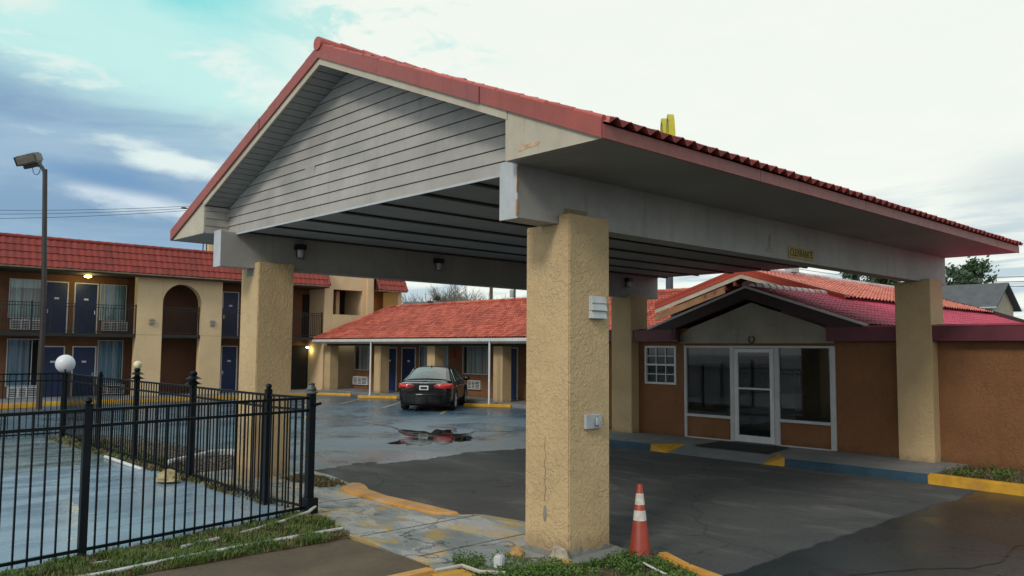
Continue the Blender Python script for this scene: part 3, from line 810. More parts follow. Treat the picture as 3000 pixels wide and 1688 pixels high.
# eave boxes
for s_ in (1, -1):
    xo, xi = (OV - .02, -.19) if s_ > 0 else (2 * XC - OV + .02, -8.50)
    part('eave_soffit', MB().box((min(xo, xi), -.86, 4.53), (max(xo, xi), FY, 4.56)), RIBC, canopy)
    ck = [(xi, GY + .012, 4.532), (xo + s_ * .01, GY + .012, 4.532), (xi, GY + .012, zl(xi) + .02)]
    part('gable_cheek', MB().prism(ck, (0, .02, 0)), CREAM, canopy)
    sd = MB(); z = 4.54
    while z < zl(xi) - .12:
        z2 = min(z + .135, zl(xi) - .1)
        xx = xi - s_ * .012
        sd.prism([(xx, GY + .033, z), (xi, GY + .033, z2), (xi + s_ * .02, GY + .033, z2), (xi + s_ * .02, GY + .033, z)], (0, WY - GY - .045, 0))
        z += .14
    part('return_siding', sd, GREYSID, canopy)
    # red eave fascia in lengths
    fs = MB(); y = GY - .01; xf = OV if s_ > 0 else 2 * XC - OV
    while y < FY:
        y2 = min(y + 3.03, FY + .02)
        fs.box((xf - .012, y, 4.524), (xf + .012, y2 - .008, 4.672)); y = y2
    part('eave_fascia', fs.bev(.003), REDMET, canopy)
    # rake: red metal over cream board
    for fy0 in (GY, FY):
        d = -1 if fy0 == GY else 1
        rk = MB(); n = 3
        for k in range(n):
            xa = xf + (XC - xf) * k / n; xb = xf + (XC - xf) * (k + 1) / n - (0 if k == n - 1 else s_ * -.0) 
            th = .014 + .004 * (k % 2)
            rk.prism([(xa, fy0, zl(xa) - .004), (xb + (s_ * .012 if k < n - 1 else 0), fy0, zl(xb) - .004), (xb + (s_ * .012 if k < n - 1 else 0), fy0, zl(xb) + .196), (xa, fy0, zl(xa) + .196)], (0, d * th * 2, 0))
        part('rake_fascia', rk, REDMET, canopy)
        cbx = xi + (s_ * .03)
        part('rake_board', MB().prism([(cbx, fy0 - d * .028, zl(cbx) - .105), (XC, fy0 - d * .028, zl(XC) - .105), (XC, fy0 - d * .028, zl(XC) + .02), (cbx, fy0 - d * .028, zl(cbx) + .02)], (0, d * .026, 0)), CREAM, canopy)
    # sloping soffit boards behind the rake
    so = MB(); L = abs(xi - XC) * math.sqrt(1 + SL * SL); ca = 1 / math.sqrt(1 + SL * SL); sa = SL * ca
    n = int(L / .17)
    for k in range(n):
        m_ = (k + .5) * L / n
        x = xi + (-s_) * m_ * ca; z = zl(xi) - .10 + m_ * sa
        so.obox((x, (GY + WY) / 2 + .015, z + .02), ((-s_ * ca, 0, sa), (0, 1, 0), (s_ * sa, 0, ca)), (L / n - .016, WY - GY - .03, .014))
    part('rake_soffit', so, SOFFIT, canopy)
    part('soffit_backing', MB().prism([(xi, GY + .03, zl(xi) - .065), (XC, GY + .03, zl(XC) - .065), (XC, GY + .03, zl(XC) - .04), (xi, GY + .03, zl(xi) - .04)], (0, FY - GY - .06, 0)), CEILDARK, canopy)
    # tile field, ridge and rake caps
    Ls = (OV - XC + .03) * math.sqrt(1 + SL * SL)
    tf = tiles((xf + s_ * .06, GY - .0, 4.648), (0, 1, 0), (-s_, 0, SL), (s_ * SL, 0, 1), lambda v: 0, lambda v: FY - GY, Ls, .225, .37, .074, .026)
    part('roof_tiles', tf, TILE, canopy, smooth=50)
    te = MB(); nn = Vector((s_ * SL, 0, 1)).normalized(); nte = int((FY - GY) / .225 * 8)
    for k in range(nte):
        qs = []
        for j in (k, k + 1):
            ph = j / 8.0; h = .026 + .074 * (0.5 - 0.5 * math.cos(2 * PI * ph)) ** 0.8
            b0_ = Vector((xf + s_ * .062, GY + j * .225 / 8, 4.648))
            qs.append((b0_ + nn * min(h - .006, .088), b0_ + nn * .089))
        te.quad(qs[0][0], qs[1][0], qs[1][1], qs[0][1])
    part('tile_end', te, TILE, canopy)
    part('roof_deck', MB().prism([(xf, GY + .02, 4.66), (XC, GY + .02, 4.66 + SL * (OV - XC)), (XC, GY + .02, 4.60 + SL * (OV - XC)), (xf, GY + .02, 4.60)], (0, FY - GY - .04, 0)), CEILDARK, canopy)
    part('rake_cap', caps((xf, GY + .01, zl(xf) + .205), (XC, GY + .01, zl(XC) + .20), .030, .41), TILE, canopy, smooth=40)
part('ridge_cap', caps((XC, GY - .05, 7.03), (XC, FY, 7.03), .095, .40), TILE, canopy, smooth=40)
# gable wall of lapped boards
for (gy, d) in ((WY, -1), (FY - .5, 1)):
    gs = MB(); z = 4.53; k = 0
    def xr(z_):
        h = min((zl(XC) - .10 - z_) / SL, 1e9)
        return max(XC - h, -8.50), min(XC + h, -.19)
    while z < 6.66:
        z2 = min(z + .167, 6.69)
        a0, b0 = xr(z); a1, b1 = xr(z2)
        if b1 - a1 < .05: a1 = b1 = XC
        y0, y1 = gy + d * .022, gy + d * .004; zb2 = z + .009
        gs.quad((a0, y0, zb2), (b0, y0, zb2), (b1, y1, z2), (a1, y1, z2))
        gs.quad((a0, y0, zb2), (a0, gy, zb2), (b0, gy, zb2), (b0, y0, zb2))
        z = z2
    part('gable_siding', gs, GREYSID, canopy)
    part('gable_trim', MB().box((-8.15, gy + d * .024, 4.515), (-.49, gy, 4.545)), WHITEB if d < 0 else GREYSID, canopy)
    part('gable_backing', MB().prism([(-8.5, gy - d * .01, 4.56), (-.19, gy - d * .01, 4.56), (-.19, gy - d * .01, 5.0), (XC, gy - d * .01, 6.68), (-8.5, gy - d * .01, 5.0)], (0, -d * .02, 0)), CEILDARK, canopy)
# odd replacement boards and nail marks on the siding
part('siding_patch', MB().box((-5.62, WY - .021, 5.22), (-5.30, WY - .012, 5.375)), paint('siding_pale', (0.37, 0.36, 0.345), .6, .1), canopy)

stn = [(-.184, 4.80, 4.0), (-.184, 5.06, 3.985), (-.184, 5.03, 4.06), (-.184, 4.985, 4.10), (-.184, 4.975, 4.30), (-.184, 4.93, 4.26), (-.184, 4.92, 4.10), (-.184, 4.86, 4.05)]
part('water_stain', MB().prism(stn, (-.002, 0, 0)), paint('stain_grey', (0.29, 0.285, 0.255), .7, .2, 8, .3), canopy)
part('rust_smear', MB().prism([(.02, GY + .009, 4.60), (.16, GY + .009, 4.615), (.34, GY + .009, 4.625), (.36, GY + .009, 4.66), (.25, GY + .009, 4.675), (.12, GY + .009, 4.66), (.06, GY + .009, 4.70)], (0, .002, 0)), paint('rust_tan', (0.50, 0.34, 0.22), .7, .3, 9, .3), canopy)
# lanterns under the canopy
jar_where = ('nearest the gable of the canopy', 'midway along the canopy beam', 'above the office end of the canopy')
for k, y in enumerate((.91, 4.38, 11.19)):
    t_ = thing('wall_lantern', 'black capped jelly jar lantern on the grey beam, ' + jar_where[k], 'lantern', (-LX - .188, y, 4.4), group='jar lanterns along the canopy beam')
    x = -LX - .188
    part('cap', MB().box((x, y - .10, 4.33), (x + .17, y + .10, 4.44)).bev(.012, 2), CLAMP, t_)
    part('jar', MB().lathe((x + .085, y, 4.17), [(.05, 0), (.068, .02), (.07, .16)], 14), 'frosted', t_, smooth=40)
    part('backplate', MB().box((x + .001, y - .03, 4.20), (x + .012, y + .03, 4.335)), CLAMP, t_)
    part('guard', MB().tube([(x + .085, y - .078, 4.335), (x + .085, y - .078, 4.175), (x + .14, y - .05, 4.165), (x + .163, y, 4.165), (x + .14, y + .05, 4.165), (x + .085, y + .078, 4.175), (x + .085, y + .078, 4.335)], .006, 6), CLAMP, t_)
cs = thing('clearance_sign', 'weathered yellow clearance plate on the long grey canopy beam', 'sign', (-.185, 5.98, 4.04))
part('plate', MB().box((-.187, 5.54, 3.955), (-.176, 6.43, 4.15)).bev(.003), PLATEY, cs)
text_obj('lettering', 'CLEARANCE', .17, PLATED, cs, (.0105, 0, .012), (PI / 2, 0, PI / 2), .0015, .82)
lf = thing('pillar_light', 'pale three-tier louvred light high on the near pillar', 'lamp', (0, .475, 2.78))
for k, (z0, z1, dp) in enumerate(((2.965, 3.05, .045), (2.875, 2.968, .055), (2.78, 2.872, .05))):
    part('louvre', MB().prism([(.0, .34, z0), (dp + .02, .34, z0), (dp - .005, .34, z1), (.0, .34, z1)], (0, .27, 0)).bev(.004), paint('louvre_white' if k == 0 else 'louvre_white%d' % k, (0.55, 0.58, 0.59), .5, .1, 6, .2), lf)
ob = thing('outlet_box', 'grey weatherproof outlet box low on the near pillar', 'outlet', (0, .39, 1.46))
part('box', MB().box((0, .25, 1.465), (.045, .54, 1.635)).bev(.006), GALV, ob)
part('cover', MB().box((.045, .385, 1.49), (.085, .47, 1.61)).bev(.02, 3), GALV, ob, smooth=40)

# ------------------------------------------------------------------ shared building parts
def facing(axis, pos, sgn):
    """returns P(u, z, d): a point on a facade plane; d is distance in front of it"""
    if axis == 'x': return lambda u, z, d: (pos + sgn * d, u, z)
    return lambda u, z, d: (u, pos + sgn * d, z)
def fbox(P, u0, u1, z0, z1, d0, d1, mb=None):
    mb = mb or MB()
    return mb.box(P(u0, z0, d0), P(u1, z1, d1))
def add_door(parent, P, u0, u1, z0, z1, hinge=1, plate=True, frame=WHITE):
    fr = MB(); f = .055
    fbox(P, u0 - f, u0, z0, z1 + f, -.02, .035, fr); fbox(P, u1, u1 + f, z0, z1 + f, -.02, .035, fr); fbox(P, u0, u1, z1, z1 + f, -.02, .035, fr)
    d = part('door', fbox(P, u0, u1, z0, z1, -.03, .012), NAVY, parent)
    part('door_frame', fr.bev(.004), frame, d)
    ux = u1 - .07 if hinge > 0 else u0 + .07
    part('handle', fbox(P, ux - .035, ux + .035, z0 + .92, z0 + 1.12, .012, .035).bev(.004), 'chrome', d)
    um = (u0 + u1) / 2
    if plate:
        part('number_plate', fbox(P, um - .10, um + .10, z0 + 1.60, z0 + 1.69, .012, .02).bev(.003), PLATEW, d)
    return d
def pleated(P, u0, u1, z0, z1, d, amp=.035, per=.13, seed=0):
    mb = MB(); rr = random.Random(seed); n = int((u1 - u0) / per * 6)
    ph = 0.0
    for i in range(n + 1):
        u = u0 + (u1 - u0) * i / n
        ph += (2 * PI / 6) * rr.uniform(.75, 1.3)
        k = d + amp * .5 * math.sin(ph)
        mb.v += [P(u, z0, k), P(u, z1, k)]
    for i in range(n): mb.f.append((2*i, 2*i+2, 2*i+3, 2*i+1))
    return mb
def add_window(parent, P, u0, u1, z0, z1, cur, mull=None, gap=(0, 0), seed=0, fmat=ALU):
    f = .04; fr = MB()
    fbox(P, u0, u1, z0, z0 + f, .0, .085, fr); fbox(P, u0, u1, z1 - f, z1, .0, .085, fr)
    fbox(P, u0, u0 + f, z0 + f, z1 - f, .0, .085, fr); fbox(P, u1 - f, u1, z0 + f, z1 - f, .0, .085, fr)
    if mull: fbox(P, mull - .018, mull + .018, z0 + f, z1 - f, .0, .08, fr)
    wnd = part('window', fr, fmat, parent)
    part('backing', fbox(P, u0 + f, u1 - f, z0 + f, z1 - f, -.01, .006), DARK, wnd)
    if cur: part('curtain', pleated(P, u0 + f + gap[0], u1 - f - gap[1], z0 + f, z1 - f, .032, .03, .13, seed), cur, wnd, smooth=60)
    part('pane', MB().quad(P(u0 + f, z0 + f, .07), P(u1 - f, z0 + f, .07), P(u1 - f, z1 - f, .07), P(u0 + f, z1 - f, .07)), GLASS, wnd)
    return wnd
def add_ac(parent, P, u0, u1, z0, z1):
    a = part('air_conditioner', fbox(P, u0, u1, z0, z1, 0, .12).bev(.01), WHITE, parent)
    gr = MB(); n = 5; w_ = u1 - u0; h_ = z1 - z0
    for (ua, ub) in ((.05, .30), (.36, .58), (.63, .95)):
        for k in range(n):
            zz = z0 + h_ * (.12 + .8 * k / n)
            fbox(P, u0 + w_ * ua, u0 + w_ * ub, zz, zz + h_ * .09, .118, .124, gr)
    part('grille', gr, CLAMP, a)
    return a
def rail(parent, p0, p1, h, zt=None, mat=RAILM, step=.115, posts=()):
    """picket balcony rail between two points (floor level z given)"""
    a, b = Vector(p0), Vector(p1); L = (b - a).length; d = (b - a) / L
    mb = MB(); ang = math.atan2(d.y, d.x)
    for z in (h, h - .14, .09):
        mb.rbox(tuple((a + b) / 2 + Vector((0, 0, z))), ang, (L, .03, .03))
    n = int(L / step)
    for k in range(n + 1):
        q = a + d * (k * L / n)
        mb.rbox((q.x, q.y, q.z + (h - .0) / 2 + .03), ang, (.02, .02, h - .06))
    for u in (0, L) + tuple(posts):
        q = a + d * u
        mb.rbox((q.x, q.y, q.z + (h + .08) / 2), ang, (.055, .055, h + .08))
    return part('railing', mb, mat, parent)

# ------------------------------------------------------------------ two-storey motel block on the left
XF, XD = -35.2, -36.9
mo = thing('motel_building', 'two-storey tan and brown motel block with red mansard roof and arched stair tower', 'building', (XD, 4, 0))
P = facing('x', XD, 1); Q = facing('x', XF, 1)
part('wall', MB().box((XD - 9, -16, -.1), (XD, 17.35, 7.0)).box((XD - 9, 17.35, -.1), (XD - 2.4, 22.8, 7.0)), BROWNW, mo)
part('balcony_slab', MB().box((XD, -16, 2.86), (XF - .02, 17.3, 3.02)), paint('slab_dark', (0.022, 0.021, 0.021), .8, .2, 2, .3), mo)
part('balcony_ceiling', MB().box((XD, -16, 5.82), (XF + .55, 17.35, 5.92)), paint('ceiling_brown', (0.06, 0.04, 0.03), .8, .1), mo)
for off in (0, -6.6):
    sd = 10 + int(-off)
    add_window(mo, P, 1.90 + off, 3.30 + off, 3.68, 5.52, CURT, None, (.02, .02), sd); add_ac(mo, P, 2.0 + off, 3.30 + off, 3.16, 3.64)
    add_door(mo, P, 3.46 + off, 4.36 + off, 3.04, 5.44, -1); add_door(mo, P, 4.72 + off, 5.70 + off, 3.04, 5.44, 1)
    add_window(mo, P, 5.82 + off, 7.06 + off, 3.68, 5.48, CURT, 6.02 + off, (.03, .03), sd + 1); add_ac(mo, P, 5.95 + off, 7.15 + off, 3.18, 3.64)
    add_window(mo, P, 1.93 + off, 3.26 + off, .54, 2.74, CURTB, 2.95 + off, (.03, .36), sd + 2); add_ac(mo, P, 2.02 + off, 3.32 + off, .02, .52)
    add_door(mo, P, 3.40 + off, 4.32 + off, .02, 2.36, -1); add_door(mo, P, 4.75 + off, 5.72 + off, .02, 2.36, 1)
    add_window(mo, P, 5.82 + off, 7.0 + off, .56, 2.72, CURTB, None, (.03, .03), sd + 3); add_ac(mo, P, 5.95 + off, 7.12 + off, .06, .53)
add_door(mo, P, 12.12, 12.95, 3.04, 5.40, -1); add_door(mo, P, 12.14, 12.96, .02, 2.44, -1)
add_door(mo, P, 13.35, 14.2, 3.04, 5.40, 1); add_door(mo, P, 13.35, 14.2, .02, 2.44, 1)
# arched stair front
ar = MB(); y0, y1, zt = 7.04, 11.32, 5.93
ya, yb, zs_ = 8.27, 10.22, 4.60; rc = (yb - ya) / 2; yc = (ya + yb) / 2
th = -.42
ar.prism([(XF, y0, -.1), (XF, ya, -.1), (XF, ya, zt), (XF, y0, zt)], (th, 0, 0))
ar.prism([(XF, yb, -.1), (XF, y1, -.1), (XF, y1, zt), (XF, yb, zt)], (th, 0, 0))
N_ = 20
for k in range(N_):
    a0, a1 = PI - PI * k / N_, PI - PI * (k + 1) / N_
    q0 = (yc + rc * math.cos(a0), zs_ + rc * math.sin(a0)); q1 = (yc + rc * math.cos(a1), zs_ + rc * math.sin(a1))
    ar.prism([(XF, q0[0], q0[1]), (XF, q1[0], q1[1]), (XF, q1[0], zt), (XF, q0[0], zt)], (th, 0, 0))
part('arch_wall', ar, TANB, mo)
part('wall_joint', MB().box((XF, y0, 2.985), (XF + .004, ya, 3.0)).box((XF, yb, 2.985), (XF + .004, y1, 3.0)).box((XF, ya - .02, zs_ + .1), (XF + .004, ya - .01, zt)).box((XF, yb + .0, zs_ + .5), (XF + .004, yb + .01, zt)), paint('joint_tan', (0.33, 0.23, 0.12), .9, .1), mo)
part('stair_wall', MB().box((XD, y0 + .1, -.1), (XD + .02, y1 - .1, 5.9)), paint('stair_brown', (0.13, 0.055, 0.025), .8, .1), mo)
for yy in (7.75, 10.82):
    sc_ = part('wall_sconce', MB().box((XF, yy - .12, 3.50), (XF + .09, yy + .12, 3.80)).bev(.02, 2), paint('sconce_grey%d' % int(yy), (0.36, 0.33, 0.30), .6, .2, 8, .3), mo)
    part('sconce_louvre', MB().box((XF + .09, yy - .10, 3.55), (XF + .10, yy + .10, 3.60)).box((XF + .09, yy - .10, 3.67), (XF + .10, yy + .10, 3.72)), FLOODM, sc_)
# rails
rail(mo, (XF - .06, -16, 3.02), (XF - .06, y0 - .02, 3.02), 1.36, posts=(17.2, 18.5, 19.28, 20.38))
rail(mo, (XF - .2, ya + .02, 3.02), (XF - .2, yb - .02, 3.02), 1.36)
rail(mo, (XF - .06, y1 + .05, 3.02), (XF - .06, 17.25, 3.02), 1.36, posts=(2.4,))
# mansard tiles
def mansard(ya_, yb_, zlo, zhi, name='mansard_roof'):
    dx_ = -.62; L_ = math.hypot(dx_, zhi - zlo)
    r_ = part(name, tiles((XF + .60, ya_, zlo), (0, 1, 0), (dx_, 0, zhi - zlo), (zhi - zlo, 0, .62), lambda v: 0, lambda v: yb_ - ya_, L_, .29, .36, .034, .036), TILEM, mo, smooth=50)
    part('roof_cap', caps((XF - .05, ya_, zhi + .03), (XF - .05, yb_, zhi + .03), .10, .42), TILEM, r_, smooth=40)
    part('roof_edge', MB().box((XF + .50, ya_, zlo - .07), (XF + .62, yb_, zlo - .005)), paint('edge_tan', (0.30, 0.2, 0.12), .7, .2) if 'edge_tan' not in MATS else 'edge_tan', r_)
    # verge trims at both ends
    for yv in (ya_ + .02, yb_ - .02):
        part('verge_cap', caps((XF + .62, yv, zlo + .03), (XF - .02, yv, zhi + .05), .075, .36), TILEM, r_, smooth=40)
    part('roof_block', MB().prism([(XF + .52, ya_ + .05, zlo), (XF - .05, ya_ + .05, zhi), (XF - 1.7, ya_ + .05, zhi), (XF - 1.7, ya_ + .05, zlo)], (0, yb_ - ya_ - .1, 0)), MAROOND, r_)
mansard(-16, 17.35, 5.95, 7.28)
mansard(20.75, 22.75, 5.90, 7.05)
# tower with the open landing
tw_ = MB(); xt = XF + .02
tw_.box((xt - 2, 17.36, -.1), (xt, 17.93, 7.9)).box((xt - 2, 19.91, -.1), (xt, 20.58, 7.9)).box((xt - .3, 17.93, -.1), (xt, 19.91, 4.36)).box((xt - .3, 17.93, 5.81), (xt, 19.91, 7.9))
tw_.box((xt, 20.18, -.1), (xt + .12, 20.62, 7.9)).box((xt - 2, 17.4, 6.9), (xt - .3, 20.5, 7.9))
part('tower', tw_, TANB, mo)
part('landing_post', MB().box((xt - 1.4, 18.85, 3.0), (xt - 1.2, 19.08, 5.8)), TANB, mo)
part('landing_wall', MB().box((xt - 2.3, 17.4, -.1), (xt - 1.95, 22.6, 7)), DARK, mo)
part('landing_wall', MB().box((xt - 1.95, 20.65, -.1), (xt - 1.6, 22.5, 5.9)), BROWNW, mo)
part('end_pier', MB().box((XF - 2, 22.47, -.1), (XF + .02, 22.75, 5.92)), TANB, mo)
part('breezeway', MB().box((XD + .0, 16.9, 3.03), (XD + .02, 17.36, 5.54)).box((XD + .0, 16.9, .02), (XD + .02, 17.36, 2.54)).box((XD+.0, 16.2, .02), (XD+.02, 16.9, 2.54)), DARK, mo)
# wall stub rising behind the roof
part('roof_stack', MB().box((XD - .9, 11.4, 6.9), (XD - .1, 13.6, 8.1)), TANB, mo)
part('conduit', MB().tube([(XD - .2, 10.95, 6.9), (XD - .2, 11.0, 8.3)], .03, 6).tube([(XD - .2, 11.2, 6.9), (XD - .2, 11.16, 8.3)], .03, 6), POLED, mo)

def lit_lamp(name, label, loc, mat, power, r=.07, sc=(1, 1, .7)):
    t_ = thing(name, label, 'lamp', loc, group=None)
    part('bulb', MB().sphere(loc, r, 12, 8, sc), mat, t_, smooth=40)
    part('fitting', MB().box((loc[0] - .08, loc[1] - .08, loc[2] + r * .6), (loc[0] + .08, loc[1] + .08, loc[2] + r * .6 + .04)), CLAMP, t_)
    l = bpy.data.lights.new('lamp_glow', 'POINT'); l.energy = power; l.color = (1, .82, .35); l.shadow_soft_size = .08
    o = bpy.data.objects.new('lamp_glow', l); COL.objects.link(o); o.parent = t_; o.location = (0.12, 0, -.18)
lit_lamp('porch_light', 'lit yellow ceiling lamp over the upper balcony beside the blue doors', (XF - .7, 4.96, 5.74), 'lamp_lit', 22, .11, (1.2, 1.6, .6))
lit_lamp('porch_light', 'lit yellow lamp at the foot of the stair tower, ground floor', (XD + .25, 17.17, 2.44), 'lamp_lit_white', 7, .10)
lit_lamp('porch_light', 'dim lit lamp on the upper landing beyond the tower opening', (-36.48, 21.4, 5.30), 'lamp_lit_white', 7, .10)

# ------------------------------------------------------------------ single-storey room wing
WE, WP, WW = 16.6, 17.3, 19.1
wi = thing('motel_wing', 'low room wing with orange tiled roof, white gutter and blue doors behind the car', 'building', (-22, 19, 0))
P = facing('y', WW, -1)
X0, X1 = -34.9, -9.6
part('wall', MB().box((X0 + .3, WW, -.05), (X1, WW + 9, 2.9)), BROWN, wi)
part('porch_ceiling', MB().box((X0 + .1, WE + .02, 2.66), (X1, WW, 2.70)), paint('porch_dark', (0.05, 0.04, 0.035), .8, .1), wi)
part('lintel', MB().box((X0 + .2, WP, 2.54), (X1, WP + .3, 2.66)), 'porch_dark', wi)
for xp in (-34.65, -29.65, -25.1, -20.3, -15.4, -11.0):
    part('post', MB().box((xp - .30, WP + .02, .08), (xp + .30, WP + .56, 2.55)).bev(.01), TAN, wi)
add_window(wi, P, -34.5, -33.05, 1.16, 2.56, CURTG, -33.9, (.35, .03), 31); add_ac(wi, P, -34.6, -33.1, .33, .80)
add_door(wi, P, -31.7, -30.45, .1, 2.42, -1); add_door(wi, P, -29.9, -28.75, .1, 2.42, 1)
add_window(wi, P, -28.3, -25.9, 1.18, 2.56, CURTG, -27.2, (.1, .03), 32)
add_window(wi, P, -24.75, -22.9, 1.18, 2.56, CURTG, -24.4, (.32, .03), 33); add_ac(wi, P, -24.33, -23.40, .46, .90)
add_door(wi, P, -21.9, -20.92, .1, 2.45, -1); add_door(wi, P, -19.6, -18.6, .1, 2.45, 1)
add_window(wi, P, -18.2, -16.2, 1.18, 2.56, CURTG, -17.2, (.1, .1), 34); add_ac(wi, P, -17.9, -16.9, .46, .90)
add_door(wi, P, -14.8, -13.8, .1, 2.45, -1); add_door(wi, P, -13.2, -12.2, .1, 2.45, 1)
part('wall_bracket', MB().box((-28.62, WW - .10, 2.1), (-28.38, WW, 2.38)).bev(.02), FLOODM, wi)
part('fire_alarm', MB().box((-25.72, WW - .07, 1.98), (-25.42, WW, 2.32)).bev(.015), paint('alarm_red', (0.30, 0.02, 0.015), .5, .1), wi)
part('gutter', MB().box((X0 - .05, WE - .12, 2.735), (X1, WE, 2.875)).bev(.02, 2), WHITE, wi, smooth=40)
part('fascia', MB().box((X0, WE + .002, 2.66), (X1, WE + .03, 2.90)), CREAM, wi)
for xd in (-29.10, -19.98):
    part('downspout', MB().tube([(xd, WE - .06, 2.76), (xd, WE - .06, .10), (xd, WE - .14, LOT + .05), (xd, WE - .34, LOT + .04)], .045, 8), WHITE, wi, smooth=40)
rz, ry = 4.76, 20.5; e0 = 2.895
Lw = math.hypot(ry - WE + .05, rz - e0); hipw = 1.75
def wl(v): return X0 + .0 + hipw * v / Lw
roof = part('roof', tiles((0, WE - .05, e0), (1, 0, 0), (0, ry - WE + .05, rz - e0), (0, -(rz - e0), ry - WE + .05), wl, lambda v: X1, Lw, .175, .225, .05, .036), TILEW, wi, smooth=50)
part('ridge_cap', caps((X0 + hipw, ry, rz + .05), (X1 + 1, ry, rz + .05), .10, .38), TILEW, roof, smooth=40)
part('hip_cap', caps((X0 + .02, WE - .05, e0 + .04), (X0 + hipw, ry, rz + .06), .085, .36), TILEW, roof, smooth=40)
part('hip_slope', MB().quad((X0, WE - .05, e0), (X0 + hipw, ry, rz), (X0, 2 * ry - WE, e0)).quad((X0, 2 * ry - WE, e0), (X0 + hipw, ry, rz), (X1, ry, rz), (X1, 2 * ry - WE, e0)), TILEW, roof)
ST = [(-31.0, 16.05 - .5, 30), (-27.6, 16.0, 32), (-22.9, 16.2, 34), (-19.75, 16.25, 31)]
st_lab = ['yellow concrete wheel stop left of the parked car, farthest along the wing', 'yellow concrete wheel stop hidden partly behind the left tail of the car', 'yellow concrete wheel stop just ahead of the parked car', 'yellow concrete wheel stop between the car and the near pillar']
for k, (x, y, a) in enumerate(ST):
    t_ = single('wheel_stop', MB().rbox((x, y, LOT + .075), R(a), (2.1, .17, .15)).bev(.03, 2), YELLOW, st_lab[k], 'wheel stop', (x, y, LOT), group='yellow wheel stops along the room wing', smooth=40)
single('wheel_stop', MB().rbox((-30.6, .2, LOT + .085), R(90), (3.4, .2, .19)).bev(.03, 2), YELLOW, 'long yellow wheel stop before the two-storey block, left of the light pole', 'wheel stop', (-30.6, .2, LOT), smooth=40)

# ------------------------------------------------------------------ office building
OW, OF_ = 11.5, 11.26
of = thing('office_building', 'brown stucco motel office with glass storefront under red and purple tiled gables', 'building', (-4.4, 14, 0))
P = facing('y', OW, -1)
W_ = MB()
# front wall with openings for the storefront
W_.box((-10, OW, 0), (-7.74, OW + .2, 3)).box((-7.74, OW, 0), (-6.69, OW + .2, 1.48)).box((-7.74, OW, 2.53), (-6.69, OW + .2, 3)).box((-6.69, OW, 0), (-6.42, OW + .2, 3))
W_.box((-2.24, OW, 0), (12, OW + .2, 3)).box((-6.42, OW, 2.56), (-2.24, OW + .2, 3))
W_.box((-10, OW + .2, 0), (-9.8, 28, 3)).box((11.8, OW + .2, 0), (12, 28, 3)).box((-10, 27.8, 0), (12, 28, 3))
part('wall', W_, BROWN, of)
part('stall_riser', MB().box((-6.36, OW + .02, .14), (-5.0, OW + .12, .67)), BROWN, of)
part('stall_riser', MB().box((-3.70, OW + .02, .14), (-2.36, OW + .12, .69)), BROWN, of)
part('interior', MB().box((-8.6, 17.5, .0), (-1.0, 17.6, 3)).box((-8.7, OW + .21, 0), (-8.6, 17.5, 3)).box((-1.0, OW + .21, 0), (-.9, 17.5, 3)).box((-8.6, OW + .21, 2.9), (-1.0, 17.5, 3.0)), INTER, of)
part('interior_floor', MB().box((-8.6, OW + .2, .05), (-1.0, 17.5, .125)), paint('floor_tile', (0.14, 0.13, 0.12), .4, .1), of)
part('counter', MB().box((-6.3, 14.6, .12), (-4.9, 15.2, 1.15)).box((-6.4, 14.5, 1.15), (-4.8, 15.3, 1.2)), paint('counter_pale', (0.26, 0.26, 0.24), .5, .1), of)
part('interior_board', MB().box((-6.2, 15.9, 1.35), (-5.2, 15.95, 2.3)).box((-3.3, 13.8, .13), (-2.9, 14.2, 2.2)), DARK, of)
# storefront
fr = MB(); m_ = .075
for u0, u1 in ((-6.42, -6.35), (-5.02, -4.90), (-3.78, -3.66), (-2.37, -2.24)): fbox(P, u0, u1, .12, 2.54, -.06, .035, fr)
fbox(P, -6.35, -5.02, 2.48, 2.54, -.05, .03, fr); fbox(P, -3.66, -2.37, 2.48, 2.54, -.05, .03, fr); fbox(P, -4.90, -3.78, 2.47, 2.54, -.05, .03, fr)
fbox(P, -6.35, -5.02, .67, .74, -.05, .04, fr); fbox(P, -3.66, -2.37, .69, .76, -.05, .04, fr)
fbox(P, -6.35, -5.02, .11, .14, -.05, .03, fr); fbox(P, -3.66, -2.37, .11, .14, -.05, .03, fr)
sf = part('storefront', fr.bev(.004), ALU, of)
part('pane', MB().quad(P(-6.35, .74, -.02), P(-5.02, .74, -.02), P(-5.02, 2.48, -.02), P(-6.35, 2.48, -.02)), GLASSD, sf)
part('pane', MB().quad(P(-3.66, .76, -.02), P(-2.37, .76, -.02), P(-2.37, 2.48, -.02), P(-3.66, 2.48, -.02)), GLASSD, sf)
dr = MB()
for u0, u1, z0, z1 in ((-4.89, -4.78, .13, 2.46), (-3.90, -3.79, .13, 2.46), (-4.78, -3.90, 2.37, 2.46), (-4.78, -3.90, .13, .30), (-4.78, -3.90, 1.44, 1.485)): fbox(P, u0, u1, z0, z1, -.01, .045, dr)
dr_ = part('glass_door', dr.bev(.004), WHITE, of)
part('pane', MB().quad(P(-4.78, .30, .015), P(-3.90, .30, .015), P(-3.90, 2.37, .015), P(-4.78, 2.37, .015)), GLASSD, dr_)
part('handle', MB().tube([P(-3.845, 1.50, .045), P(-3.845, 1.50, .09), P(-3.845, 1.16, .09), P(-3.845, 1.16, .045)], .014, 8), 'chrome', dr_, smooth=40)
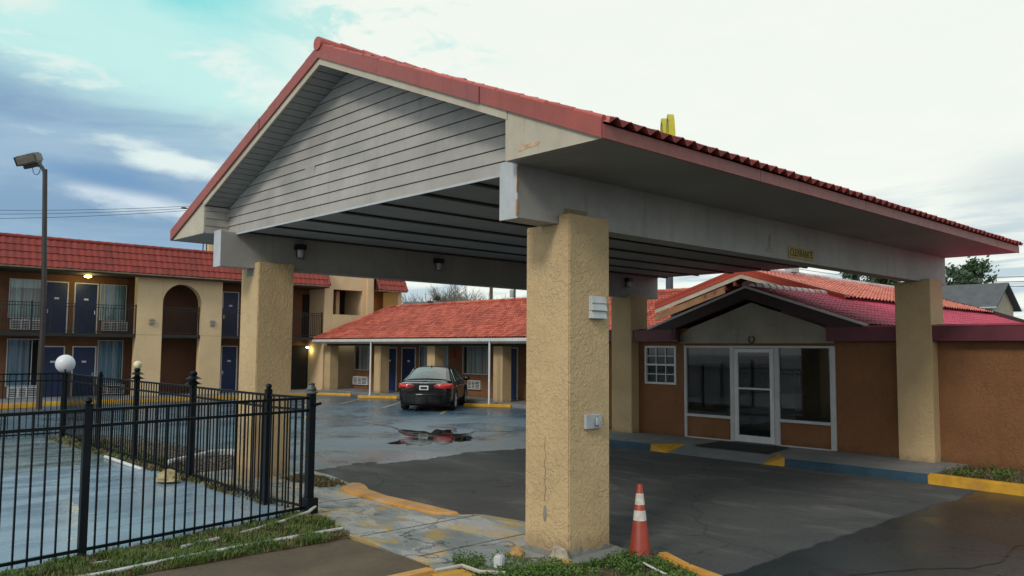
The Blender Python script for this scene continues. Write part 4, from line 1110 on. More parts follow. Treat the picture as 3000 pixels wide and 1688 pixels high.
# small sash window
fr = MB(); u0, u1, z0, z1 = -7.74, -6.69, 1.48, 2.53; f = .055
fbox(P, u0, u1, z0, z0 + f, -.08, .03, fr); fbox(P, u0, u1, z1 - f, z1, -.08, .03, fr); fbox(P, u0, u0 + f, z0 + f, z1 - f, -.08, .03, fr); fbox(P, u1 - f, u1, z0 + f, z1 - f, -.08, .03, fr)
fbox(P, u0 + f, u1 - f, 1.985, 2.035, -.06, .02, fr)
for k in (1, 2):
    u = u0 + f + (u1 - u0 - 2 * f) * k / 3
    fbox(P, u - .011, u + .011, 2.035, z1 - f, -.03, .0, fr); fbox(P, u - .011, u + .011, z0 + f, 1.985, -.045, -.015, fr)
fbox(P, u0 + f, u1 - f, 2.24, 2.262, -.03, .001, fr); fbox(P, u0 + f, u1 - f, 1.74, 1.762, -.045, -.014, fr)
sw_ = part('sash_window', fr, WHITE, of)
part('pane', MB().quad(P(u0 + f, z0 + f, -.035), P(u1 - f, z0 + f, -.035), P(u1 - f, z1 - f, -.035), P(u0 + f, z1 - f, -.035)), GLASSD, sw_)
part('blind', MB().quad(P(u0, z0, -.16), P(u1, z0, -.16), P(u1, z1, -.16), P(u0, z1, -.16)), paint('blind_teal', (0.035, 0.06, 0.06), .7, .15, 3), sw_)
# siding triangle over the door
GP = (4.03 - 3.03) / 3.0
sg = MB(); z = 2.60
while z < 3.58:
    z2 = min(z + .205, 3.62)
    def hx(zz): return min(2.16, max(.02, (3.62 - zz) / .335))
    a0, a1 = hx(z), hx(z2)
    sg.quad((-4.4 - a0, OW - .03, z), (-4.4 + a0, OW - .03, z), (-4.4 + a1, OW - .012, z2), (-4.4 - a1, OW - .012, z2))
    sg.quad((-4.4 - a0, OW - .03, z), (-4.4 - a0, OW, z), (-4.4 + a0, OW, z), (-4.4 + a0, OW - .03, z)); z = z2
part('gable_siding', sg, paint('siding_beige', (0.30, 0.28, 0.215), .65, .12, 1, .3), of)
# entry gable: rake boards, dark soffit, purple tile slopes with pale cap tiles
AP = 4.02
for s_ in (1, -1):
    def zg(d): return AP - GP * d
    part('rake_board', MB().prism([(-4.4, OF_ - .02, AP - .31), (-4.4 + s_ * 2.9, OF_ - .02, zg(2.9) - .31), (-4.4 + s_ * 2.9, OF_ - .02, zg(2.9) - .015), (-4.4, OF_ - .02, AP - .015)], (0, .035, 0)), MAROOND, of)
    part('rake_edge', MB().prism([(-4.4, OF_ - .045, AP - .04), (-4.4 + s_ * 3.05, OF_ - .045, zg(3.05) - .04), (-4.4 + s_ * 3.05, OF_ - .045, zg(3.05) + .018), (-4.4, OF_ - .045, AP + .018)], (0, .05, 0)), WHITE, of)
    part('gable_soffit', MB().prism([(-4.4, OF_ + .02, AP - .30), (-4.4 + s_ * 3, OF_ + .02, zg(3) - .30), (-4.4 + s_ * 3, OF_ + .02, zg(3) - .27), (-4.4, OF_ + .02, AP - .27)], (0, OW - OF_ - .03, 0)), MAROOND, of)
    Lp = 3.08 * math.sqrt(1 + GP * GP)
    part('gable_roof', tiles((-4.4 + s_ * 3.08, OF_ - .03, zg(3.08) + .0), (0, 1, 0), (-s_, 0, GP), (s_ * GP, 0, 1), lambda v: 0, lambda v: 16.9 if s_ > 0 else 4.3, Lp, .22, .30, .032, .018), TILEP, of, smooth=50)
part('gable_ridge_cap', caps((-4.4, OF_ - .02, AP + .02), (-4.4, 15.45, AP + .03), .10, .34), TILECAP, of, smooth=40)
# flat-roofed side parts with maroon fascia
for x0_, x1_ in ((-2.33, -.02 - PW), (.0, 12.3), (-10.2, -LX - PW), (-LX, -6.45)):
    part('fascia', MB().box((x0_, OF_ - .03, 2.64), (x1_, OF_, 2.965)).bev(.006), MAROON, of)

part('fascia_lip', MB().box((.0, OF_ - .045, 2.955), (12.3, OF_ + .05, 2.985)).box((-1.45, OF_ - .045, 2.96), (-.02 - PW, OF_ + .05, 2.985)), paint('lip_pink', (0.42, 0.07, 0.11), .4, .15, 2), of)
part('eave_soffit', MB().box((-1.7, OF_, 2.63), (12.2, OW, 2.65)).box((-10.1, OF_, 2.64), (-6.45, OW, 2.66)), MAROOND, of)
part('flat_roof', MB().box((-1.3, OF_ + .01, 2.70), (12.2, 28, 2.93)), TILEP, of)
# box on the fascia end left of the door
part('junction_box', MB().box((-6.62, OF_ - .10, 2.70), (-6.46, OF_ - .03, 3.0)).bev(.01), MAROOND, of)
# tall orange roof behind: gable facing the canopy
GYO, RX, RZ, OS = 15.5, -7.12, 4.93, .305
def zo(x): return RZ - OS * abs(x - RX)
for s_ in (1, -1):
    ex = RX + s_ * 3.3
    part('upper_rake', MB().prism([(RX, GYO, RZ - .13), (ex, GYO, zo(ex) - .13), (ex, GYO, zo(ex) + .02), (RX, GYO, RZ + .02)], (0, .03, 0)), REDMET2, of)
    part('upper_rake_cap', MB().prism([(RX, GYO - .01, RZ + .015), (ex, GYO - .01, zo(ex) + .015), (ex, GYO - .01, zo(ex) + .09), (RX, GYO - .01, RZ + .09)], (0, .34, 0)), REDMET2, of)
    part('upper_rake_board', MB().prism([(RX, GYO + .02, RZ - .27), (ex, GYO + .02, zo(ex) - .27), (ex, GYO + .02, zo(ex) - .12), (RX, GYO + .02, RZ - .12)], (0, .03, 0)), CREAM, of)
    Lo = 3.32 * math.sqrt(1 + OS * OS)
    part('upper_roof', tiles((RX + s_ * 3.32, GYO + .2, zo(RX + 3.32)), (0, 1, 0), (-s_, 0, OS), (s_ * OS, 0, 1), lambda v: 0, lambda v: 12.6, Lo, .24, .30, .055, .03), TILEO, of, smooth=50)
    sl = MB()
    for k in range(4):
        x = RX + s_ * (.25 + k * .36)
        sl.box((x - .04, GYO + .05, zo(x) - .42), (x + .04, GYO + .8, zo(x) - .28))
    part('rafter', sl, paint('rafter_red', (0.17, 0.06, 0.04), .7, .2) if 'rafter_red' not in MATS else 'rafter_red', of)
part('upper_ridge_cap', caps((RX, GYO, RZ + .06), (RX, 28.2, RZ + .06), .10, .36), TILECAP, of, smooth=40)
part('upper_gable', MB().prism([(RX - 3.2, GYO + .8, 2.9), (RX + 3.2, GYO + .8, 2.9), (RX + 3.2, GYO + .8, zo(RX + 3.2) - .3), (RX, GYO + .8, RZ - .25), (RX - 3.2, GYO + .8, zo(RX - 3.2) - .3)], (0, .1, 0)), MAROOND, of)
part('upper_wall', MB().box((RX + 3.0, GYO + .8, 2.9), (RX + 3.12, 28, zo(RX + 3.12) - .03)), MAROON, of)
part('verge_board', MB().prism([(RX, 28.1, RZ - .05), (RX + 3.4, 28.1, zo(RX + 3.4) - .05), (RX + 6.0, 28.1, zo(RX + 6.0) - .2), (RX + 6.0, 28.1, zo(RX + 6) - .02), (RX + 3.4, 28.1, zo(RX + 3.4) + .1), (RX, 28.1, RZ + .1)], (0, .06, 0)), MAROOND, of)
part('roof_vent', MB().box((-7.2, 18.62, 4.9), (-7.04, 18.88, 5.06)).box((-7.26, 18.52, 5.06), (-6.98, 18.98, 5.26)).bev(.01), GALV, of)
part('vent_pipe', MB().tube([(-7.9, 15.9, 4.5), (-7.9, 15.9, 5.02)], .055, 8), GALV, of)
part('vent_pipe', MB().tube([(-9.5, 15.95, 3.95), (-9.5, 15.95, 4.4)], .05, 8), CLAMP, of)
part('soffit_board', MB().prism([(RX - 3.3, GYO + .06, zo(RX - 3.3) - .52), (RX - .6, GYO + .06, zo(RX - .6) - .52), (RX - .6, GYO + .06, zo(RX - .6) - .30), (RX - 3.3, GYO + .06, zo(RX - 3.3) - .30)], (0, .04, 0)), paint('board_brown', (0.30, 0.16, 0.08), .7, .2, 2, .2), of)
hs = MB(); pts = []
for k in range(19):
    a = R(118) + R(304) * k / 18
    pts.append((-4.385 + .075 * math.cos(a), OW - .045, 2.695 + .085 * math.sin(a)))
ho = single('horseshoe', MB().tube(pts, .014, 8), paint('iron_rust', (0.03, 0.022, 0.015), .6, .2), 'small iron horseshoe nailed on the beige siding over the office door', 'horseshoe', (-4.385, OW - .03, 2.695), smooth=40)
single('doormat', MB().prism([(-5.05, 9.95, .111), (-3.05, 9.92, .111), (-3.05 - .25, 11.25, .111), (-5.15, 11.25, .111)], (0, 0, .014)), MATD, 'dark rubber doormat lying on the walk before the office glass door', 'doormat', (-4.2, 10.6, .111))

# ------------------------------------------------------------------ pool fence (three runs), globe lamp
def fence(label, pts, posts, heights, gr, tops=()):
    """pts: run of fence; one panel part per bay, one post part per post"""
    f = thing('pool_fence', label, 'fence', (*pts[0], 0), group='runs of black metal pool fence')
    for k, (a, b) in enumerate(zip(pts, pts[1:])):
        a, b = Vector((*a, 0)), Vector((*b, 0)); L = (b - a).length; d = (b - a) / L; ang = math.atan2(d.y, d.x)
        mb = MB(); mid = (a + b) / 2
        for z, hh in ((1.67, .036), (1.49, .036), (.10, .036)):
            mb.rbox((mid.x, mid.y, z), ang, (L, .030, hh))
        n = max(2, int(L / .142))
        for j in range(1, n):
            q = a + d * (j * L / n)
            mb.rbox((q.x, q.y, .845), ang, (.018, .018, 1.63))
        part('panel', mb, BLACKM, f)
    for (q, h, w_, kind) in posts:
        mb = MB().box((q[0] - w_/2, q[1] - w_/2, -.02), (q[0] + w_/2, q[1] + w_/2, h))
        p_ = part('post', mb.bev(.006), BLACKM, f)
        if kind == 'ball':
            part('finial', MB().lathe((q[0], q[1], h), [(w_*.62, 0), (w_*.62, .012), (w_*.3, .02), (w_*.55, .05), (w_*.42, .085), (.005, .10)], 14), BLACKM, p_, smooth=50)
        if kind in ('lantern', 'lantern_bulb'):
            part('lantern', MB().lathe((q[0], q[1], h), [(.16, 0), (.05, .06), (.05, .09), (.15, .10), (.05, .16), (.07, .2), (.04, .24)], 14), BLACKM, p_, smooth=40)
            if kind == 'lantern_bulb':
                part('bulb', MB().sphere((q[0], q[1], h + .30), .085, 14, 10), 'globe_cream', p_, smooth=60)
        if kind == 'corner':
            part('cap', MB().lathe((q[0], q[1], h), [(.095, 0), (.095, .02), (.06, .035), (.075, .06), (.04, .12), (.055, .14), (.01, .16)], 14), paint('cap_verdigris', (0.10, 0.13, 0.13), .5, .3, 8, .3), p_, smooth=40)
            part('base_shoe', MB().box((q[0] - .06, q[1] - .10, .015), (q[0] + .14, q[1] + .08, .24)).bev(.012), BLACKM, p_)
            part('latch', MB().tube([(q[0] + .02, q[1], 1.60), (q[0] + .12, q[1] + .03, 1.58), (q[0] + .17, q[1] + .06, 1.60)], .022, 8).tube([(q[0] + .1, q[1] + .02, 1.585), (q[0] + .15, q[1] - .02, 1.56)], .016, 8), BLACKM, p_, smooth=40)
    return f
CN = (-4.29, -.92)
fence('black picket pool fence nearest the grass strip, from the thick corner post leftward', [CN, (-3.68, -4.13), (-3.08, -7.30), (-2.9, -9.2)],
      [(CN, 1.74, .105, 'corner'), ((-3.68, -4.13), 1.73, .085, 'ball'), ((-3.08, -7.3), 1.73, .085, 'ball')], None, None)
fence('black picket pool fence with gate, running from the corner post back to the globe lamp', [(-4.36, -.93), (-5.35, -1.06), (-8.55, -.93), (-11.67, -.87), (-14.13, -.85), (-17.88, -.60)],
      [((-5.35, -1.06), 1.75, .09, 'ball'), ((-8.55, -.93), 1.72, .10, 'lantern'), ((-11.67, -.87), 1.72, .10, 'lantern_bulb'), ((-14.13, -.85), 1.74, .09, 'ball')], None, None)
fence('black picket pool fence at the far end of the deck, left of the globe lamp', [(-17.88, -.64), (-17.80, -4.2), (-17.7, -8.0), (-17.6, -14)],
      [((-17.80, -4.2), 1.74, .09, 'ball'), ((-17.7, -8), 1.74, .09, 'ball')], None, None)
gl = thing('globe_lamp', 'white globe lamp on a black post at the far corner of the pool fence', 'lamp', (-17.9, -.62, 0))
part('post', MB().box((-17.96, -.68, -.05), (-17.84, -.56, 1.66)).bev(.01), BLACKM, gl)
part('collar', MB().lathe((-17.9, -.62, 1.64), [(.10, 0), (.12, .03), (.08, .07)], 16), BLACKM, gl, smooth=40)
part('globe', MB().sphere((-17.9, -.62, 1.93), .245, 28, 18), 'globe_white', gl, smooth=60)
part('gate_bar', MB().tube([(-17.72, -.66, .1), (-17.72, -.66, 1.9)], .02, 6), BLACKM, gl)
# flood light pole
fp = thing('light_pole', 'tall bronze pole with a square flood light at its top, before the motel block', 'street light', (-29.7, 1.65, LOT))
bx, by = -29.7, 1.65
part('pole', MB().tube([(bx, by, LOT), (bx - .02, by - .02, 4.5), (bx - .2, by - .16, 9.45)], [.11, .10, .09], 12), POLED, fp, smooth=40)
hx_, hy_ = bx - .2, by - .16
rt = Vector((.685, .728, 0)); fw = Vector((-.728, .685, 0))
part('arm', MB().tube([(hx_, hy_, 9.3), tuple(Vector((hx_, hy_, 9.55)) - rt * .12), tuple(Vector((hx_, hy_, 9.68)) - rt * .42)], .07, 8), POLED, fp, smooth=40)
ax1 = (rt * .97 + Vector((0, 0, .24))).normalized(); ax3 = (Vector((0, 0, 1)) * .92 - rt * .24 - fw * .28).normalized(); ax2 = ax3.cross(ax1).normalized()
hc = Vector((hx_, hy_, 9.86)) - rt * .66
hd = MB().obox(tuple(hc), (ax1, ax2, ax3), (.84, .60, .40)).bev(.06, 2)
hd_ = part('flood_head', hd, FLOODM, fp, smooth=30)
part('lens', MB().obox(tuple(hc - ax1 * .41), (ax1, ax2, ax3), (.05, .56, .36)), CLAMP, hd_)
part('gear_box', MB().obox(tuple(hc - ax3 * .27 + ax1 * .05), (ax1, ax2, ax3), (.62, .34, .16)).bev(.03), CLAMP, hd_)
lp = [tuple(Vector((hx_, hy_, 9.52)) - rt * (.18 + .16 * (1 - math.cos(a * PI / 5)) * 1) - Vector((0, 0, .30 * math.sin(a * PI / 5)))) for a in range(6)]
part('cable_loop', MB().tube(lp, .014, 6), CLAMP, fp)

# ------------------------------------------------------------------ parked car
HD = R(133)
car = thing('parked_car', 'black four-door sedan parked nose-in toward the room wing, seen from its right rear', 'car', (-21.35, 14.7, LOT), HD)
car.scale = (1.19, 1.19, 1.19)
# local frame: x forward, y left, z up
HWB = .925
stn = [  # x, half width, underside, waist z, deck z
    (-2.40, .70, .42, .78, .93), (-2.36, .80, .30, .84, 1.00), (-2.22, .875, .24, .88, 1.035), (-1.9, .915, .22, .90, 1.03), (-1.35, .925, .21, .905, .99), (-.6, .925, .21, .90, .93),
    (.4, .925, .21, .89, .92), (1.1, .92, .21, .87, .96), (1.5, .91, .21, .84, .95), (2.0, .875, .22, .78, .86), (2.28, .80, .24, .70, .76), (2.42, .62, .30, .60, .64)]
body = MB()
for x, hw, zb_, zw, zd in stn:
    ring = [(0, zb_), (hw * .86, zb_), (hw * .985, zb_ + .10), (hw, .52), (hw * .985, zw - .10), (hw * .955, zw), (hw * .80, zd - .015), (hw * .45, zd + .004), (0, zd + .01)]
    full = [(y, z) for y, z in ring] + [(-y, z) for y, z in ring[-2:0:-1]]
    body.v += [(x, y, z) for y, z in full]
nr = 16
for k in range(len(stn) - 1):
    for j in range(nr):
        body.f.append((k*nr + j, k*nr + (j+1) % nr, (k+1)*nr + (j+1) % nr, (k+1)*nr + j))
body.f.append(tuple(range(nr - 1, -1, -1))); body.f.append(tuple(range((len(stn)-1)*nr, len(stn)*nr)))
bo = part('body', body, 'car_paint', car, smooth=True, local=True)
sm = bo.modifiers.new('smooth', 'SUBSURF'); sm.levels = 2; sm.render_levels = 2
# cabin
cb = MB()
cst = [(-1.92, .70, .90, 1.0, 1.02), (-1.30, .69, .90, 1.22, 1.245), (-.80, .66, .90, 1.395, 1.425), (-.2, .65, .90, 1.43, 1.465), (.35, .65, .90, 1.42, 1.455), (.75, .66, .90, 1.30, 1.335), (1.42, .70, .90, .96, .975)]
for x, hw, zb_, ze_, zr_ in cst:
    k = (ze_ - .9) / .55
    wb = .86; wt_ = wb - (wb - .56) * min(1, k)
    ring = [(wb, .86), (wb - .02, .93), (wt_ + .03, ze_ - .03), (wt_ - .02, ze_ + .012), (wt_ * .6, zr_), (0, zr_ + .006)]
    full = [(y, z) for y, z in ring] + [(-y, z) for y, z in ring[-2::-1]]
    cb.v += [(x, y, z) for y, z in full]
nr = 11
for k in range(len(cst) - 1):
    for j in range(nr - 1):
        cb.f.append((k*nr + j, k*nr + j + 1, (k+1)*nr + j + 1, (k+1)*nr + j))
ca_ = part('cabin', cb, 'car_paint', car, smooth=True, local=True)
sm = ca_.modifiers.new('smooth', 'SUBSURF'); sm.levels = 2; sm.render_levels = 2
def patch(name, c4, bulge, nrm, mat, n=8, par=None):
    """four corner glass patch bulged along nrm"""
    mb = MB(); c4 = [Vector(c) for c in c4]; nrm = Vector(nrm)
    for i in range(n + 1):
        for j in range(n + 1):
            u, v = i / n, j / n
            q = c4[0] * (1-u) * (1-v) + c4[1] * u * (1-v) + c4[2] * u * v + c4[3] * (1-u) * v
            mb.v.append(tuple(q + nrm * bulge * (1 - (2*u-1)**2) * (1 - .3 * (2*v-1)**2)))
    for i in range(n):
        for j in range(n):
            a = i*(n+1) + j; mb.f.append((a, a + n + 1, a + n + 2, a + 1))
    return part(name, mb, mat, par or car, smooth=True, local=True)
patch('rear_window', [(-1.86, .66, 1.045), (-1.86, -.66, 1.045), (-.92, -.50, 1.40), (-.92, .50, 1.40)], .06, (-.5, 0, .85), 'car_glass')
patch('windscreen', [(1.36, .70, 1.00), (1.36, -.70, 1.00), (.62, -.53, 1.385), (.62, .53, 1.385)], .06, (.5, 0, .85), 'car_glass')
for s_ in (1, -1):
    patch('side_window', [(-1.15, s_ * .855, .965), (-.32, s_ * .87, .955), (-.36, s_ * .625, 1.37), (-.78, s_ * .635, 1.345)], .02, (0, s_, .3), 'car_glass')
    patch('side_window', [(-.24, s_ * .87, .955), (.98, s_ * .87, .95), (.42, s_ * .635, 1.36), (-.28, s_ * .625, 1.37)], .02, (0, s_, .3), 'car_glass')
    part('window_trim', MB().tube([(-1.2, s_ * .868, .955), (-.3, s_ * .885, .945), (1.0, s_ * .882, .94)], .010, 6).tube([(-1.18, s_ * .862, .965), (-.80, s_ * .652, 1.365), (-.3, s_ * .632, 1.395), (.4, s_ * .642, 1.385)], .009, 6), 'chrome', car, local=True)
    m_ = part('mirror', MB().sphere((.86, s_ * 1.02, 1.0), .11, 14, 10, (.7, 1.1, .75)), 'car_paint', car, smooth=True, local=True)
    part('door_handle', MB().box((-1.05, s_ * .915 - .012, .80), (-.86, s_ * .915 + .016, .825)).box((-.05, s_ * .918 - .012, .79), (.14, s_ * .918 + .016, .815)), 'chrome', car, local=True)
    # tail light, wrapping the corner
    tl = MB()
    for zz in (.775, .93):
        tl.v += [(-2.415, s_ * .34, zz), (-2.405, s_ * .55, zz), (-2.36, s_ * .74, zz), (-2.24, s_ * .865, zz), (-2.02, s_ * .925, zz)]
    tl.v[1] = (-2.405, s_ * .55, .765); tl.v[0] = (-2.412, s_ * .36, .80)
    tl.v[5] = (-2.40, s_ * .33, .885); tl.v[9] = (-1.98, s_ * .915, .905)
    tl.f += [(0, 1, 6, 5), (1, 2, 7, 6), (2, 3, 8, 7), (3, 4, 9, 8)]
    t_ = part('tail_light', tl, 'tail_red', car, smooth=60, local=True)
    so_ = t_.modifiers.new('thick', 'SOLIDIFY'); so_.thickness = .03; so_.offset = 1
    part('reversing_lamp', MB().box((-2.445, s_ * .41, .885), (-2.40, s_ * .56, .915)).bev(.006), 'frosted', t_, local=True)
    for x in (-1.385, 1.385):
        wl_ = part('wheel', MB().tube([(x, s_ * .70, .335), (x, s_ * .915, .335)], .335, 32).bev(.03, 2), RUBBER, car, smooth=40, local=True)
        rim = MB()
        rim.tube([(x, s_ * .86, .335), (x, s_ * .925, .335)], [.20, .235], 32)
        for a in range(5):
            an = 2 * PI * a / 5 + .3
            rim.obox((x + .13 * math.cos(an), s_ * .932, .335 + .13 * math.sin(an)), ((math.cos(an), 0, math.sin(an)), (0, 1, 0), (-math.sin(an), 0, math.cos(an))), (.21, .02, .06))
        part('rim', rim, GALV, wl_, smooth=30, local=True)
        arc = MB()
        pr = [(x + .385 * math.cos(a * PI / 12), s_ * .90, .335 + .385 * math.sin(a * PI / 12)) for a in range(13)]
        arc.tube(pr, .045, 8)
        part('wheel_arch', arc, RUBBER, car, smooth=40, local=True)
    part('headlight', MB().sphere((2.18, s_ * .70, .70), .14, 14, 10, (1.1, 1, .5)), 'frosted', car, smooth=True, local=True)
pt = MB().box((-2.445, -.15, .715), (-2.405, .15, .86)).bev(.006)
pl_ = part('licence_plate', pt, PLATEW, car, local=True)
part('plate_band', MB().box((-2.449, -.11, .745), (-2.444, .11, .825)), CLAMP, pl_, local=True)
part('plate_recess', MB().box((-2.425, -.30, .68), (-2.39, .30, .885)).bev(.02, 2), 'car_paint', car, local=True)
part('trunk_trim', MB().tube([(-2.40, .74, .945), (-2.435, .3, .95), (-2.44, 0, .95), (-2.435, -.3, .95), (-2.40, -.74, .945)], .017, 8), 'chrome', car, smooth=40, local=True)
part('bumper_strip', MB().tube([(-2.36, .58, .365), (-2.43, .3, .36), (-2.43, -.3, .36), (-2.36, -.58, .365)], .014, 8), 'chrome', car, smooth=40, local=True)
part('bumper', MB().prism([(-2.20, -.85, .26), (-2.43, -.62, .26), (-2.46, 0, .26), (-2.43, .62, .26), (-2.20, .85, .26)], (0, 0, .34)).bev(.05, 3), 'car_paint', car, smooth=50, local=True)
em = MB()
for y in (-.035, .035): em.obox((-2.315, y * .9, 1.02), ((0, 1, 0), (-.55, 0, .83), (.83, 0, .55)), (.016, .085, .014))
em.obox((-2.315, 0, 1.02), ((0, 1, 0), (-.55, 0, .83), (.83, 0, .55)), (.06, .016, .014))
part('emblem', em, 'chrome', car, local=True)
part('aerial', MB().sphere((-.88, 0, 1.47), .05, 10, 8, (1.4, .4, .9)), 'car_paint', car, smooth=True, local=True)
part('underbody', MB().box((-2.1, -.80, .18), (2.1, .80, .40)), RUBBER, car, local=True)

# ------------------------------------------------------------------ traffic cone
cx_, cy_ = .45, .74
cn = thing('traffic_cone', 'faded orange traffic cone with two dirty white bands beside the near pillar', 'cone', (cx_, cy_, 0))
def cr_(z): return .125 - (.125 - .030) * (z / .82)
part('body', MB().lathe((cx_, cy_, .035), [(cr_(0) + .012, 0), (cr_(.02), .03), (cr_(.82), .79), (cr_(.82) - .006, .795)], 32), CONEO, cn, smooth=50)
for z0, z1 in ((.40, .525), (.59, .72)):
    part('band', MB().lathe((cx_, cy_, .035), [(cr_(z0) + .0025, z0 - .03), (cr_(z1) + .0025, z1 - .03)], 32, cap=False), CONEW, cn, smooth=50)
part('base', MB().rbox((cx_, cy_, .018), R(24), (.36, .36, .036)).bev(.012, 2), CONEB, cn, smooth=40)

# ------------------------------------------------------------------ rocks, pipes, litter
def rock(name, label, loc, r, sc, seed, mat=ROCK):
    mb = MB().sphere((0, 0, 0), 1, 18, 12)
    vv = []
    for v in mb.v:
        q = Vector(v); n = 1 + .34 * mnoise.noise(q * 1.6 + Vector((seed, 0, 0))) + .16 * mnoise.noise(q * 4 + Vector((seed, 3, 0)))
        q = q * n * r
        vv.append((loc[0] + q.x * sc[0], loc[1] + q.y * sc[1], loc[2] + max(-.02, q.z * sc[2])))
    mb.v = vv
    return single(name, mb, mat, label, 'rock', loc, smooth=25)
rock('rock', 'pale lump of broken concrete leaning at the foot of the near pillar', (-.02, -.13, .05), .125, (1.0, .8, .95), 2.1)
rock('rock', 'yellowish boulder on the pool deck by the back fence', (-8.42, -1.38, .06), .25, (1, .8, .62), 5.7, paint('rock_yellow', (0.40, 0.32, 0.17), .9, .3, 6, 0, .03, 14))
rock('rock', 'ochre painted stone at the left foot of the near pillar', (-.52, -.33, .02), .10, (1.1, .9, .7), 8.2, paint('rock_ochre', (0.44, 0.26, 0.10), .9, .25, 6, 0, .02, 14))
rock('rock', 'small ochre stone under the corner edge of the near pillar', (.10, -.16, .0), .075, (1.1, .9, .8), 9.9, 'rock_ochre')
rock('rock', 'brown clod lying in the grass near the long pale pipe', (-3.05, -3.62, .02), .07, (1.2, 1, .7), 4.4, SLABB)
def pipe(label, pts, r, mat=CONDUIT, name='pipe'):
    return single(name, MB().tube(pts, r, 8), mat, label, 'pipe', pts[0], smooth=50)
pipe('long pale conduit pipe lying along the grass beside the brown slab', [(-2.70, -5.2, .03), (-2.76, -4.2, .03), (-2.86, -3.3, .035), (-2.93, -2.5, .03), (-2.97, -1.7, .03), (-2.98, -1.15, .03)], .024)
pipe('thin pale pipe under the near fence, curving up at the corner post', [(-3.42, -3.1, .015), (-3.66, -2.2, .02), (-3.95, -1.45, .03), (-4.12, -1.02, .06), (-4.17, -.88, .12)], .024)
pipe('thin pale cable half buried in the grass by the first fence post', [(-3.25, -5.0, .012), (-3.33, -4.2, .018), (-3.27, -3.5, .012), (-3.30, -3.2, 0)], .014)
pipe('straight white pipe on the pool deck along the back fence', [(-12.5, -1.18, .03), (-10.1, -1.24, .03)], .035, WHITE)
pipe('slim white pipe lying in the weeds right of the traffic cone', [(.72, .43, .03), (1.0, .30, .03), (1.6, .05, .03)], .013, WHITE)
single('crushed_bag', blob(-2.96, -1.85, .16, .10, R(80), .03, 1.7, .5, 24), paint('bag_white', (0.6, 0.62, 0.63), .5, .1, 8), 'crumpled white bag lying on the pale pipe in the grass', 'litter', (-2.96, -1.85, .03))
single('block', MB().rbox((-.29, -.82, .04), R(20), (.10, .10, .17)).bev(.015, 2), WHITE, 'small white plastic block stuck in the weeds before the pillar', 'block', (-.29, -.82, 0), smooth=40)
pk = thing('painted_board', 'yellow painted kerb chunk under a pale board at the walk edge', 'board', (-.30, -1.25, 0))
part('chunk', MB().prism([(-.48, -1.62, -.02), (-.05, -1.62, -.02), (-.12, -1.28, -.02), (-.42, -1.24, -.02)], (0, 0, .05)).bev(.015, 2), YELLOW, pk, smooth=40)
part('edge_strip', MB().tube([(-.50, -1.55, .045), (-.45, -1.22, .05), (-.13, -1.24, .05), (.06, -1.05, .04)], .022, 6), CREAM, pk)

# ------------------------------------------------------------------ grass and weeds
def in_poly(x, y, poly):
    c = False; n = len(poly)
    for i in range(n):
        (x0, y0), (x1, y1) = poly[i], poly[i - 1]
        if (y0 > y) != (y1 > y) and x < (x1 - x0) * (y - y0) / (y1 - y0) + x0: c = not c
    return c
def blades(name, poly, n, hmin, hmax, mat, wd=.007, z0=0.0, patch=0.0, seed=1, holes=(), thr=-.1):
    rr = random.Random(seed); mb = MB()
    xs = [p_[0] for p_ in poly]; ys = [p_[1] for p_ in poly]
    k = 0; tries = 0
    while k < n and tries < n * 12:
        tries += 1
        x, y = rr.uniform(min(xs), max(xs)), rr.uniform(min(ys), max(ys))
        if not in_poly(x, y, poly): continue
        if any(in_poly(x, y, h) for h in holes): continue
        d = mnoise.noise(Vector((x * 2.1 + patch, y * 2.1, patch))) + .5 * mnoise.noise(Vector((x * 6, y * 6 + patch, 2)))
        if d < thr and rr.random() > .12: continue
        h = rr.uniform(hmin, hmax) * (1 + .5 * d); a = rr.uniform(0, 2 * PI); ln = rr.uniform(.2, 1.1) * h
        ca, sa = math.cos(a), math.sin(a); w_ = wd * rr.uniform(.6, 1.3)
        i = len(mb.v)
        mb.v += [(x - sa * w_, y + ca * w_, z0), (x + sa * w_, y - ca * w_, z0), (x + ca * ln * .45 + sa * w_ * .7, y + sa * ln * .45 - ca * w_ * .7, z0 + h * .65), (x + ca * ln * .45 - sa * w_ * .7, y + sa * ln * .45 + ca * w_ * .7, z0 + h * .65), (x + ca * ln, y + sa * ln, z0 + h)]
        mb.f += [(i, i+1, i+2, i+3), (i+3, i+2, i+4)]; k += 1
    o = struct(name, mb, mat, 'stuff'); return o
def leaves(name, poly, n, hmax, mat, size=.022, z0=0.0, seed=1, holes=(), thr=-.15, sc=2.2):
    rr = random.Random(seed); mb = MB()
    xs = [p_[0] for p_ in poly]; ys = [p_[1] for p_ in poly]; k = 0; tries = 0
    while k < n and tries < n * 12:
        tries += 1
        x, y = rr.uniform(min(xs), max(xs)), rr.uniform(min(ys), max(ys))
        if not in_poly(x, y, poly) or any(in_poly(x, y, h) for h in holes): continue
        d = mnoise.noise(Vector((x * sc + seed, y * sc, seed)))+ .4 * mnoise.noise(Vector((x * 7, y * 7, seed)))
        if d < thr: continue
        z = z0 + rr.random() ** .7 * hmax * (.35 + max(0, d + .25))
        n_ = Vector((rr.gauss(0, .6), rr.gauss(0, .6), 1)).normalized(); t1 = n_.orthogonal().normalized(); t2 = n_.cross(t1)
        a = rr.uniform(0, 2 * PI); e1 = t1 * math.cos(a) + t2 * math.sin(a); e2 = n_.cross(e1); s = size * rr.uniform(.6, 1.3); c = Vector((x, y, z))
        mb.quad(c - e1 * s, c + e2 * s * .6, c + e1 * s, c - e2 * s * .6); k += 1
    return struct(name, mb, mat, 'stuff')
